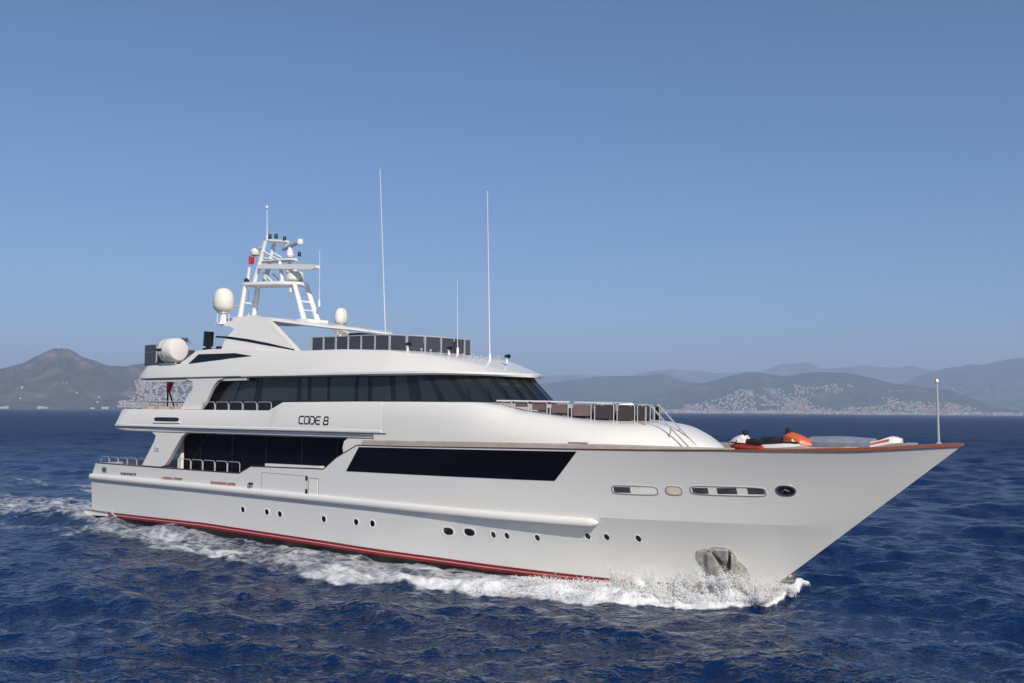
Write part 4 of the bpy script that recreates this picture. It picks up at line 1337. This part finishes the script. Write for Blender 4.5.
    Lk.new(geo.outputs["Position"], cd.inputs[0])
    def vm(op, a_, b_=None, sc_=None):
        n = N_.new("ShaderNodeVectorMath"); n.operation = op
        for i_, q_ in enumerate((a_, b_)):
            if q_ is None: continue
            if isinstance(q_, tuple): n.inputs[i_].default_value = q_
            else: Lk.new(q_, n.inputs[i_])
        if sc_ is not None:
            if isinstance(sc_, (int, float)): n.inputs["Scale"].default_value = sc_
            else: Lk.new(sc_, n.inputs["Scale"])
        return n.outputs[0]
    def sub(a_, b_):
        n = N_.new("ShaderNodeMath"); n.operation = 'SUBTRACT'; Lk.new(a_, n.inputs[0]); Lk.new(b_, n.inputs[1]); return n.outputs[0]
    def slopes(scale, detail, rough, eps, amp, stretch, rot):
        hs_ = []
        for off_ in ((0, 0, 0), (eps, 0, 0), (0, eps, 0)):
            p_ = vm('ADD', geo.outputs["Position"], off_)
            m_ = N_.new("ShaderNodeMapping"); m_.inputs["Scale"].default_value = stretch; m_.inputs["Rotation"].default_value = (0, 0, rot); Lk.new(p_, m_.inputs["Vector"])
            n = N_.new("ShaderNodeTexNoise"); n.inputs["Scale"].default_value = scale; n.inputs["Detail"].default_value = detail; n.inputs["Roughness"].default_value = rough
            Lk.new(m_.outputs[0], n.inputs["Vector"]); hs_.append(n.outputs[0])
        c_ = N_.new("ShaderNodeCombineXYZ"); Lk.new(sub(hs_[0], hs_[1]), c_.inputs[0]); Lk.new(sub(hs_[0], hs_[2]), c_.inputs[1])
        return vm('SCALE', c_.outputs[0], None, amp / eps)
    s1 = slopes(1.5, 3, .58, .05, .40, (1, 1.05, .6), .12)
    s2 = slopes(3.4, 5, .60, .015, .13, (1, 1.05, .6), -.2)
    # waves the mesh no longer resolves: their slopes, drawn from noise in world space, and their roughness
    def rmp(v, a, b_, c, d_):
        n = N_.new("ShaderNodeMapRange"); n.inputs["From Min"].default_value = a; n.inputs["From Max"].default_value = b_
        n.inputs["To Min"].default_value = c; n.inputs["To Max"].default_value = d_; Lk.new(v, n.inputs["Value"]); return n.outputs[0]
    sl = None
    for sc_, amp in ((.9, 1.0), (.16, 1.1)):
        q = nz(sc_, 4, .6, mp((.6, 1.0, .5), .1))
        a1 = N_.new("ShaderNodeVectorMath"); a1.operation = 'SUBTRACT'; Lk.new(q.outputs["Color"], a1.inputs[0]); a1.inputs[1].default_value = (.5, .5, .5)
        a2 = N_.new("ShaderNodeVectorMath"); a2.operation = 'MULTIPLY'; Lk.new(a1.outputs[0], a2.inputs[0]); a2.inputs[1].default_value = (amp, amp, 0)
        if sl is None: sl = a2.outputs[0]
        else:
            a3 = N_.new("ShaderNodeVectorMath"); a3.operation = 'ADD'; Lk.new(sl, a3.inputs[0]); Lk.new(a2.outputs[0], a3.inputs[1]); sl = a3.outputs[0]
    sc2 = N_.new("ShaderNodeVectorMath"); sc2.operation = 'SCALE'; Lk.new(sl, sc2.inputs[0]); Lk.new(rmp(cd.outputs["Value"], 60, 260, .0, 1.2), sc2.inputs["Scale"])
    tot = vm('ADD', geo.outputs["Normal"], sc2.outputs[0])
    tot = vm('ADD', tot, s1)
    tot = vm('ADD', tot, vm('SCALE', s2, None, rmp(cd.outputs["Value"], 40, 200, 1.0, .4)))
    nm = N_.new("ShaderNodeVectorMath"); nm.operation = 'NORMALIZE'; Lk.new(tot, nm.inputs[0])
    Lk.new(nm.outputs[0], b.inputs["Normal"])
    Lk.new(rmp(cd.outputs["Value"], 20, 260, .10, .50), b.inputs["Roughness"])
    big = nz(.03, 3)
    mx = N_.new("ShaderNodeMix"); mx.data_type = 'RGBA'; Lk.new(big.outputs[0], mx.inputs["Factor"])
    mx.inputs[6].default_value = (.0005, .0145, .062, 1); mx.inputs[7].default_value = (.0009, .0200, .080, 1)
    # foam
    fa = N_.new("ShaderNodeAttribute"); fa.attribute_name = "foam"
    rot = HEAD
    f1 = nz(.62, 9, .68, mp((1, 1, 1), 0), .6)
    mps = N_.new("ShaderNodeMapping"); mps.vector_type = 'TEXTURE'; mps.inputs["Rotation"].default_value = (0, 0, HEAD); mps.inputs["Scale"].default_value = (3.2, 1, 1)
    Lk.new(geo.outputs["Position"], mps.inputs["Vector"])
    f2 = nz(1.5, 8, .7, mps.outputs[0], .8)
    vo_ = N_.new("ShaderNodeTexVoronoi"); vo_.feature = 'DISTANCE_TO_EDGE'; vo_.inputs["Scale"].default_value = 1.3
    wv = N_.new("ShaderNodeVectorMath"); wv.operation = 'ADD'
    f3 = nz(1.8, 4, .6); Lk.new(geo.outputs["Position"], wv.inputs[0]); Lk.new(f3.outputs["Color"], wv.inputs[1]); Lk.new(wv.outputs[0], vo_.inputs["Vector"])
    def math_(op, a, b_=None, c=None):
        n = N_.new("ShaderNodeMath"); n.operation = op
        for i, q in enumerate((a, b_, c)):
            if q is None: continue
            if isinstance(q, (int, float)): n.inputs[i].default_value = q
            else: Lk.new(q, n.inputs[i])
        return n.outputs[0]
    s = math_('ADD', math_('MULTIPLY', f1.outputs[0], .45), math_('MULTIPLY', f2.outputs[0], .55))      # ~.3 .. .7
    v1 = math_('MULTIPLY', math_('MINIMUM', vo_.outputs["Distance"], .35), -.30)
    s = math_('ADD', s, v1)
    t = math_('SUBTRACT', 1.02, math_('MULTIPLY', fa.outputs["Fac"], .66))
    t = math_('SUBTRACT', t, .10)
    mr = N_.new("ShaderNodeMapRange"); mr.interpolation_type = 'SMOOTHSTEP'
    Lk.new(math_('SUBTRACT', s, t), mr.inputs["Value"]); mr.inputs["From Min"].default_value = -.18; mr.inputs["From Max"].default_value = .22
    mask = math_('MULTIPLY', mr.outputs[0], math_('MINIMUM', math_('MULTIPLY', fa.outputs["Fac"], 6.0), 1.0))
    # aerated water between the foam is greener and paler
    mx2 = N_.new("ShaderNodeMix"); mx2.data_type = 'RGBA'
    Lk.new(math_('MULTIPLY', math_('MINIMUM', fa.outputs["Fac"], 1.0), .5), mx2.inputs["Factor"])
    Lk.new(mx.outputs[2], mx2.inputs[6]); mx2.inputs[7].default_value = (.030, .058, .078, 1)
    Lk.new(mx2.outputs[2], b.inputs["Base Color"])
    fm = N_.new("ShaderNodeBsdfPrincipled"); fm.inputs["Base Color"].default_value = (.86, .87, .87, 1); fm.inputs["Roughness"].default_value = .8
    fbp = N_.new("ShaderNodeBump"); fbp.inputs["Strength"].default_value = .9; fbp.inputs["Distance"].default_value = .12
    Lk.new(nz(4.5, 7, .7).outputs[0], fbp.inputs["Height"]); Lk.new(fbp.outputs[0], fm.inputs["Normal"])
    ms = N_.new("ShaderNodeMixShader"); Lk.new(mask, ms.inputs[0]); Lk.new(b.outputs[0], ms.inputs[1]); Lk.new(fm.outputs[0], ms.inputs[2])
    Lk.new(ms.outputs[0], out.inputs["Surface"])
    me.materials.append(m)
    return o
build_sea()


# ------------------------------------------------------------------ spray at the bow
def build_spray():
    g = np.random.default_rng(5)
    m = bpy.data.materials.new("spray_water"); m.use_nodes = True
    q_ = m.node_tree.nodes; q_.clear()
    d1 = q_.new("ShaderNodeBsdfDiffuse"); d1.inputs[0].default_value = (.94, .94, .94, 1)
    d2 = q_.new("ShaderNodeBsdfTranslucent"); d2.inputs[0].default_value = (.92, .93, .94, 1)
    mx_ = q_.new("ShaderNodeMixShader"); mx_.inputs[0].default_value = .22; o_ = q_.new("ShaderNodeOutputMaterial")
    m.node_tree.links.new(d1.outputs[0], mx_.inputs[1]); m.node_tree.links.new(d2.outputs[0], mx_.inputs[2]); m.node_tree.links.new(mx_.outputs[0], o_.inputs[0])
    P, Rr = [], []
    def add(u, v, w, r): P.append((u, v, w)); Rr.append(r)
    # froth riding on the bow wave
    n = 26000
    U_ = 42.3 - 10.8 * g.random(n) ** 1.5
    for u in U_:
        vb = float(np.interp(u, [0, 41.6, 44], [4, .05, 0])) if u > 41.6 else hb(u, 0)
        vo = interp(u, [31, 34, 37, 39, 41, 42.5, 43.6, 44.6], [7.3, 6.9, 5.5, 4.5, 3.4, 2.3, 1.0, .3])
        q = g.random()
        v = vb + (vo - vb) * q + g.normal(0, .12)
        cl = float(mnoise.noise(Vector((u * 1.3, v * 1.3, 3.1)))) + .5 * float(mnoise.noise(Vector((u * 4, v * 4, 9.1))))
        hh = interp(u, [31, 33, 36, 38, 40, 42, 43.3, 44.2], [.04, .10, .20, .30, .42, .50, .40, .15]) * max(.12, 1.0 + 1.7 * cl)
        prof = .35 + .65 * math.exp(-((q - .7) / .3) ** 2) + .45 * math.exp(-(q / .2) ** 2)
        w = WATER + .02 + abs(g.normal(0, 1)) * hh * prof * .75
        add(u + g.normal(0, .05), v, w, float(g.uniform(.010, .030)) * (1 if w < 0 else .65))
    # thrown plumes: (u, v, height, spread, count)
    for (pu, pv, hgt, sp, cnt, lu, lv) in ((40.3, 2.6, 1.2, .28, 2200, -.15, .3), (40.95, 2.1, 1.2, .25, 1900, .0, .25), (40.75, 2.3, .8, .5, 1400, 0, .3), (41.9, 1.7, .65, .4, 1300, .3, .4), (41.7, 1.7, .6, .4, 1100, .1, .5),
                                           (42.2, 1.0, .6, .3, 1000, .2, .3), (42.5, .3, .45, .22, 500, .15, .2), (37.0, 3.7, 1.15, .14, 700, -.2, .2), (37.6, 3.6, .9, .2, 800, -.1, .2), (38.3, 3.4, 1.2, .2, 900, -.2, .2), (39.2, 3.0, 1.1, .25, 1300, -.2, .2), (40.6, 2.7, 1.1, .4, 2200, .0, .2), (41.3, 2.0, .9, .3, 1400, .1, .3), (35.9, 4.2, .4, .25, 350, 0, .2),
                                           (39.3, 3.2, .55, .45, 900, -.1, .3), (42.2, 1.6, .4, .3, 500, .1, .4), (38.8, 4.2, .5, .5, 700, .1, .4), (42.2, 2.4, .5, .5, 900, .4, .4)):
        k = 0
        strands = [(g.normal(0, 1), g.normal(0, 1), g.uniform(.45, 1)) for _ in range(14)]
        for _ in range(int(cnt * 1.8)):
            a, b2, c = strands[g.integers(0, 14)]
            h = g.random() ** 1.5 * hgt * c
            s = sp * (.25 + .9 * h / hgt)
            u = pu + a * s + lu * h + g.normal(0, .06); v = pv + b2 * s + lv * h + g.normal(0, .06)
            add(u, v, WATER + .1 + h + g.normal(0, .04), float(g.uniform(.009, .030)) * (1.15 - .5 * h / hgt))
    P = np.array(P); Rr = np.array(Rr)
    # each drop is a small irregular octahedron
    base = np.array([(1, 0, 0), (-1, 0, 0), (0, 1, 0), (0, -1, 0), (0, 0, 1), (0, 0, -1)], float)
    tri = np.array([(0, 2, 4), (2, 1, 4), (1, 3, 4), (3, 0, 4), (2, 0, 5), (1, 2, 5), (3, 1, 5), (0, 3, 5)])
    jit = g.uniform(.7, 1.35, (len(P), 6, 1))
    V_ = P[:, None, :] * np.array([1, -1, 1]) + base[None] * jit * Rr[:, None, None]
    F_ = (tri[None] + (np.arange(len(P)) * 6)[:, None, None]).reshape(-1, 3)
    me = bpy.data.meshes.new("bow_spray")
    me.from_pydata(V_.reshape(-1, 3).tolist(), [], F_.tolist())
    me.polygons.foreach_set("use_smooth", [True] * len(me.polygons))
    me.materials.append(m)
    o = bpy.data.objects.new("bow_spray", me); COL.objects.link(o)
    o.location = ORIG; o.rotation_euler = (0, 0, HEAD)
    tag(o, "white spray and froth thrown up around the stem of the yacht", kind="stuff")
build_spray()


# ------------------------------------------------------------------ hills
def hill_mat(name, c1, c2, c3, scale=1.0, rockiness=.5):
    m = bpy.data.materials.new(name); m.use_nodes = True
    nt = m.node_tree; N_ = nt.nodes; Lk = nt.links; b = N_["Principled BSDF"]; b.inputs["Roughness"].default_value = .95
    b.inputs["Specular IOR Level"].default_value = .1
    geo = N_.new("ShaderNodeNewGeometry")
    def nz(s, d):
        n = N_.new("ShaderNodeTexNoise"); n.inputs["Scale"].default_value = s * scale; n.inputs["Detail"].default_value = d; n.inputs["Roughness"].default_value = .6
        Lk.new(geo.outputs["Position"], n.inputs["Vector"]); return n.outputs[0]
    def ramp(v, a, b_):
        n = N_.new("ShaderNodeMapRange"); n.inputs["From Min"].default_value = a; n.inputs["From Max"].default_value = b_; Lk.new(v, n.inputs["Value"]); return n.outputs[0]
    x = N_.new("ShaderNodeMix"); x.data_type = 'RGBA'; Lk.new(ramp(nz(.02, 6), .4, .6), x.inputs["Factor"]); x.inputs[6].default_value = (*c1, 1); x.inputs[7].default_value = (*c2, 1)
    y = N_.new("ShaderNodeMix"); y.data_type = 'RGBA'; Lk.new(ramp(nz(.006, 7), .62 - .12 * rockiness, .72 - .1 * rockiness), y.inputs["Factor"]); Lk.new(x.outputs[2], y.inputs[6]); y.inputs[7].default_value = (*c3, 1)
    Lk.new(y.outputs[2], b.inputs["Base Color"])
    return m


class Hill:
    def __init__(s, prof, D0, D1, D2, noise, seed, m, label):
        s.az = np.array([p[0] for p in prof]); s.h = np.array([p[1] for p in prof], float)
        s.D0, s.D1, s.D2, s.nz, s.seed = D0, D1, D2, noise, seed
        s.m = m; s.label = label
    def height(s, az, r):
        """az in degrees, r range in metres"""
        H = np.interp(az, s.az, s.h, left=0, right=s.h[-1] if s.h[-1] > 250 else 0)
        t = (r - s.D0) / (s.D1 - s.D0)
        x = r * np.sin(np.radians(az)); y = r * np.cos(np.radians(az))
        sh = np.where(t < 1, np.clip(t, 0, 1) ** 1.15, np.clip(1 - (t - 1) * (s.D1 - s.D0) / (s.D2 - s.D1), 0, 1) ** 1.3)
        rid = fbm(x / s.nz, y / s.nz, 6, s.seed, True)
        n = (rid - .62) * 1.5
        env = np.clip(t * 3, 0, 1) * (1 - .88 * np.exp(-((t - 1) / .22) ** 2))
        hh = H * sh * (1 + .75 * n * env * 1.0)
        fine = (fbm(x / 60, y / 60, 4, s.seed + 5) - .5) * np.clip(H / 150, 0, 1) * 9 * np.clip(t * 6, 0, 1)
        hh = hh + (rid - .6) * 70 * np.clip(t * 2.5, 0, 1) * np.clip(1 - t, 0, 1) * np.clip(H / 150, 0, 1)
        return hh + fine - 4 * (t <= 0.02) - np.where(H < 12, 12 - H, 0)
    def build(s):
        a = np.arange(s.az[0] - .3, s.az[-1] + .3, .045); r = np.concatenate([np.linspace(s.D0 - 30, s.D1, 130), np.linspace(s.D1, s.D2, 40)[1:]])
        AA, RR = np.meshgrid(a, r, indexing='ij')
        Z = s.height(AA, RR) + WATER
        X = RR * np.sin(np.radians(AA)); Y = RR * np.cos(np.radians(AA))
        na, nr = len(a), len(r)
        i, j = np.meshgrid(np.arange(na - 1), np.arange(nr - 1), indexing='ij')
        k = i * nr + j
        F_ = np.stack([k, k + nr, k + nr + 1, k + 1], -1).reshape(-1, 4)
        me = bpy.data.meshes.new("hill")
        co = np.stack([X, Y, Z], -1).reshape(-1, 3)
        me.vertices.add(len(co)); me.vertices.foreach_set("co", co.astype(np.float32).ravel())
        me.loops.add(F_.size); me.polygons.add(len(F_))
        me.loops.foreach_set("vertex_index", F_.ravel().astype(np.int32))
        me.polygons.foreach_set("loop_start", (np.arange(len(F_)) * 4).astype(np.int32))
        me.polygons.foreach_set("use_smooth", np.ones(len(F_), bool))
        me.update(calc_edges=True)
        if me.polygons[0].normal.z < 0: me.flip_normals()
        me.materials.append(s.m)
        o = bpy.data.objects.new("hill", me); COL.objects.link(o)
        tag(o, s.label, kind="structure")


HA = Hill([(-33, 60), (-30, 120), (-28, 160), (-26.21, 200), (-25.19, 227), (-24.48, 261), (-23.93, 292), (-23.68, 302), (-23.15, 299), (-22.48, 267), (-21.71, 241), (-21.18, 222), (-20.51, 213), (-19.64, 232), (-18.21, 249), (-16.7, 247), (-13.61, 200), (-10.44, 136), (-6.12, 71), (-1.73, 16), (0, 0)],
          4700, 5600, 6800, 360, 3, hill_mat("scrub_hillside", (.040, .044, .030), (.075, .066, .050), (.20, .135, .105), 1.0, .75), "scrub-covered headland with a rounded peak at the far left")
HB = Hill([(-7, 0), (-3.93, 119), (-0.64, 214), (1.56, 263), (3.87, 292), (4.77, 311), (6.7, 322), (7.95, 343), (8.33, 340), (9.46, 278), (10.47, 266), (13.42, 208), (18.0, 122), (20, 0)],
          8100, 9500, 11000, 900, 11, hill_mat("wooded_ridge", (.028, .042, .026), (.05, .062, .036), (.11, .10, .075), .7, .3), "wooded ridge behind the wheelhouse and foredeck rail")
HC = Hill([(1.0, 3), (2.66, 8), (4.85, 32), (7.03, 92), (8.38, 151), (9.72, 206), (10.97, 238), (11.72, 274), (12.7, 306), (13.33, 310), (14.47, 281), (16.06, 302), (17.37, 297), (18.45, 268), (20.18, 210), (21.81, 185), (22.7, 175), (23.79, 122), (24.85, 62), (26.19, 30), (29, 14), (31, 0)],
          6700, 7700, 8900, 620, 23, hill_mat("town_hill", (.028, .042, .024), (.055, .060, .036), (.16, .13, .10), .9, .4), "long hill with a town spread over its foot on the right")
HE = Hill([(-10, 250), (-3.94, 443), (-0.65, 493), (1.56, 526), (3.21, 514), (6.32, 504), (7.3, 562), (8.6, 620), (10.21, 606), (10.95, 583), (11.7, 583), (13.43, 591), (14.47, 681), (15.94, 700), (16.52, 602), (17.37, 601), (18.57, 655), (20.19, 632), (21.13, 649), (22.15, 580), (23.32, 485), (25.14, 325), (28, 100)],
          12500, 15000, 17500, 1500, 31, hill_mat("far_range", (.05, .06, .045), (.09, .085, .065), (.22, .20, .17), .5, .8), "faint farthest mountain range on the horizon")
HD_ = Hill([(16, 0), (18.0, 94), (19.49, 231), (20.71, 345), (22.01, 446), (22.72, 489), (23.82, 514), (24.58, 503), (25.44, 551), (26.25, 568), (27.83, 622), (30.36, 640), (33.53, 559), (37.19, 461)],
           9300, 11500, 13500, 1200, 41, hill_mat("right_range", (.032, .045, .03), (.06, .065, .045), (.20, .15, .12), .6, .6), "mountain range rising at the far right edge")
# low coastal strip that carries the harbour front
HF = Hill([(-3, 0), (-1, 6), (2, 12), (6, 15), (12, 15), (20, 14), (27, 14), (34, 12), (36, 0)], 6350, 6750, 7600, 400, 51, hill_mat("coastal_flat", (.06, .065, .04), (.10, .09, .06), (.28, .24, .19), 2.0, .9), "low coastal strip under the town")
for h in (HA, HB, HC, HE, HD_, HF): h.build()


# ------------------------------------------------------------------ town
WALLS = [mat("plaster_white", (.50, .48, .43), .8), mat("plaster_cream", (.50, .43, .34), .8), mat("plaster_pink", (.42, .30, .24), .8), mat("plaster_grey", (.36, .36, .35), .8)]
ROOFM = mat("roof_tile", (.30, .12, .07), .85)
ROOFG = mat("roof_flat", (.38, .36, .33), .85)
WIN = mat("house_window", (.05, .055, .06), .3)


def house_geo(w, d, h, gable):
    """pale block, roof and rows of window openings; returns verts, faces, material indices (0 wall, 1 roof, 2 window)"""
    v, f, mi = [], [], []
    x, y = w / 2, d / 2
    v += [(-x, -y, -8), (x, -y, -8), (x, y, -8), (-x, y, -8), (-x, -y, h), (x, -y, h), (x, y, h), (-x, y, h)]
    f += [(0, 1, 5, 4), (1, 2, 6, 5), (2, 3, 7, 6), (3, 0, 4, 7)]; mi += [0] * 4
    e = .6
    if gable:
        rh = min(3.2, d * .22)
        v += [(-x - e, -y - e, h - .1), (x + e, -y - e, h - .1), (x + e, y + e, h - .1), (-x - e, y + e, h - .1), (-x - e, 0, h + rh), (x + e, 0, h + rh)]
        f += [(8, 9, 13, 12), (10, 11, 12, 13), (9, 10, 13), (11, 8, 12), (8, 11, 10, 9)]; mi += [1] * 5
    else:
        v += [(-x - .2, -y - .2, h), (x + .2, -y - .2, h), (x + .2, y + .2, h), (-x - .2, y + .2, h), (-x - .2, -y - .2, h + .8), (x + .2, -y - .2, h + .8), (x + .2, y + .2, h + .8), (-x - .2, y + .2, h + .8)]
        f += [(12, 13, 14, 15), (8, 9, 13, 12), (9, 10, 14, 13), (10, 11, 15, 14), (11, 8, 12, 15)]; mi += [1] * 5
    return v, f, mi


def windows_geo(w, d, h):
    v, f = [], []
    fl = max(1, int(h // 3.2)); nb = max(2, int(w // 4.5))
    for a in range(fl):
        for b in range(nb):
            cx = -w / 2 + (b + .5) * w / nb; z = 1.0 + a * 3.1
            k = len(v)
            for dx, dz in ((-.7, 0), (.7, 0), (.7, 1.6), (-.7, 1.6)): v.append((cx + dx, -d / 2 - .06, z + dz))
            for dx, dz in ((-.7, 0), (.7, 0), (.7, 1.6), (-.7, 1.6)): v.append((cx + dx, -d / 2 + .2, z + dz))
            f += [(k, k + 1, k + 2, k + 3), (k, k + 1, k + 5, k + 4), (k + 1, k + 2, k + 6, k + 5), (k + 2, k + 3, k + 7, k + 6), (k + 3, k, k + 4, k + 7)]
    return v, f


def pick(hill, az0, az1, t0, t1, n, g, size, clump=0, slant=0.0):
    out = []
    tries = 0
    while len(out) < n and tries < n * 30:
        tries += 1
        az = g.uniform(az0, az1); t = t0 + (t1 - t0) * g.random() ** 1.3
        if slant and az < az0 + slant * t + .5 * float(fbm(np.array([t * 9.0]), np.array([az]), 2, 5)[0]): continue
        r = hill.D0 + t * (hill.D1 - hill.D0)
        x, y = r * math.sin(rad(az)), r * math.cos(rad(az))
        if clump:
            q = float(fbm(np.array([x / clump]), np.array([y / clump]), 3, 99)[0])
            if g.random() > sstep(.42, .60, q): continue
        z = float(hill.height(np.array([az]), np.array([r]))[0]) + WATER
        if z < 1: z = 1.0
        s = size()
        out.append((x, y, z, *s, g.uniform(-.5, .5) - rad(az)))
    return out


def town():
    g = np.random.default_rng(12)
    def small(): return (g.uniform(7, 14), g.uniform(8, 13), g.uniform(4.5, 8), g.random() < .6)
    def villa(): return (g.uniform(6, 11), g.uniform(7, 11), g.uniform(4, 6.5), g.random() < .5)
    def block(): return (g.uniform(14, 34), g.uniform(12, 18), g.uniform(8, 18), g.random() < .15)
    things = []
    # harbour front: the largest seen, as individual buildings
    for i in range(150):
        az = 1.7 + (26.6 - 1.7) * (i + g.uniform(.1, .9)) / 150
        r = 6420 + g.uniform(0, 60)
        z = max(1.0, float(HF.height(np.array([az]), np.array([r]))[0]) + WATER)
        things.append((0, (r * math.sin(rad(az)), r * math.cos(rad(az)), z, *block(), -rad(az) + g.uniform(-.15, .15))))
    for p in pick(HC, 9.6, 13.0, .10, .42, 50, g, lambda: (g.uniform(9, 18), 12, g.uniform(6, 12), False), 0): things.append((1, p))
    for p in pick(HA, -20.9, -17.0,   .10, .70, 70, g, lambda: (g.uniform(10, 16), 12, g.uniform(5, 9), False), 0, 1.5): things.append((2, p))
    for az in (-26.3, -26.0, -25.85, -24.3, -24.1, -21.9, -21.3):
        r = 4725; things.append((3, (r * math.sin(rad(az)), r * math.cos(rad(az)), 2.0, g.uniform(14, 30), 12, g.uniform(6, 10), False, -rad(az))))
    groups = [("pale blocks along the sea front on the right", "pale low block in the row along the far sea front under the long hill"),
              ("pale buildings in the hillside cluster", "pale building in the bright cluster on the slope right of the foredeck rail"),
              ("houses on the terraced slope behind the stern", "small white house on the steep slope seen through the stern deck opening"),
              ("white houses at the foot of the left headland", "tiny white house at the waterline under the left headland")]
    geo = {}
    for k, (x, y, z, w, d, h, gb, rz) in things:
        q = (round(w / 4) * 4, 12, round(h / 3) * 3, bool(gb), int(g.choice([0, 0, 1, 2, 3] if k != 2 else [0, 0, 0, 3])))
        if q not in geo:
            v, f, mi = house_geo(q[0], q[1], q[2], q[3])
            me = bpy.data.meshes.new("building"); me.from_pydata(v, [], f)
            me.materials.append(WALLS[q[4]]); me.materials.append(ROOFM if q[3] else ROOFG)
            me.polygons.foreach_set("material_index", mi)
            v, f = windows_geo(q[0], q[1], q[2])
            mw = bpy.data.meshes.new("windows"); mw.from_pydata(v, [], f); mw.materials.append(WIN)
            geo[q] = (me, mw)
        o = bpy.data.objects.new("building", geo[q][0]); COL.objects.link(o)
        o.location = (x, y, z); o.rotation_euler = (0, 0, rz)
        tag(o, groups[k][1], "building", groups[k][0])
        c = bpy.data.objects.new("windows", geo[q][1]); COL.objects.link(c); c.parent = o
    # the countless rest, one mass per hillside
    def mass(name, label, items, cols):
        v, f, mi = [], [], []
        for (x, y, z, w, d, h, gb, rz) in items:
            hv, hf, hm = house_geo(w, d, h, gb)
            c, s = math.cos(rz), math.sin(rz); n = len(v); wm = int(g.choice(cols))
            v += [(x + a * c - b * s, y + a * s + b * c, z + e) for a, b, e in hv]
            f += [tuple(i + n for i in q) for q in hf]; mi += [wm if m_ == 0 else (4 if gb else 5) for m_ in hm]
        me = bpy.data.meshes.new(name); me.from_pydata(v, [], f)
        for m_ in WALLS + [ROOFM, ROOFG]: me.materials.append(m_)
        me.polygons.foreach_set("material_index", mi)
        o = bpy.data.objects.new(name, me); COL.objects.link(o); tag(o, label, kind="stuff")
    it = pick(HC, 11.0, 24.6, .03, .45, 1200, g, small, 260) + pick(HC, 14, 22, .45, .62, 180, g, villa, 260) + pick(HC, 2.0, 10.0, .02, .30, 350, g, small, 200) + pick(HC, 9.3, 13.2, .08, .45, 220, g, small, 0)
    it += pick(HF, 1.5, 27.5, .1, .9, 900, g, small, 150)
    mass("town_houses", "dense scatter of pale houses over the foot of the right hills", it, [0, 0, 1, 1, 2, 3])
    it = pick(HA, -21.0, -16.6, .06, .74, 900, g, villa, 0, 1.5)
    mass("hillside_houses", "dense white houses terraced on the slope behind the stern decks", it, [0, 0, 0, 3])
    it = pick(HD_, 22, 28, .08, .5, 120, g, villa, 500) + pick(HA, -27.0, -21.0, .03, .4, 9, g, villa, 300)
    mass("scattered_houses", "few scattered houses on the other far slopes", it, [0, 1, 3])
town()
# relay mast on the summit
mb = MB(); z0 = 296
a_ = rad(-23.62); r_ = 5590
mb.tube([(0, 0, -3), (0, 0, 14), (0, 0, 26)], [1.6, 1.1, .5], 8); mb.box((0, 0, 2), (8, 6, 6))
o = mb.build("relay_mast", mat("relay_mast_paint", (.75, .74, .72), .6)); o.location = (r_ * math.sin(a_), r_ * math.cos(a_), z0)
tag(o, "small white relay mast and hut on the summit of the left headland", "tower")

# ------------------------------------------------------------------ sea haze
hm = bpy.data.materials.new("haze_air"); hm.use_nodes = True
hm.node_tree.nodes.clear()
pv = hm.node_tree.nodes.new("ShaderNodeVolumePrincipled"); ho = hm.node_tree.nodes.new("ShaderNodeOutputMaterial")
pv.inputs["Color"].default_value = (.60, .74, .96, 1)
pv.inputs["Density"].default_value = 1.3e-4
pv.inputs["Anisotropy"].default_value = 0.0
hm.node_tree.links.new(pv.outputs[0], ho.inputs["Volume"])
bx0, bx1, by0, by1, bz0, bz1 = -61000, 61000, -61000, 61000, -14.0, 780.0
me = bpy.data.meshes.new("haze")
me.from_pydata([(x, y, z) for x in (bx0, bx1) for y in (by0, by1) for z in (bz0, bz1)], [], [(0, 1, 3, 2), (4, 6, 7, 5), (0, 4, 5, 1), (2, 3, 7, 6), (0, 2, 6, 4), (1, 5, 7, 3)])
me.materials.append(hm)
o = bpy.data.objects.new("haze", me); COL.objects.link(o)
tag(o, "thin pale sea haze", kind="stuff")
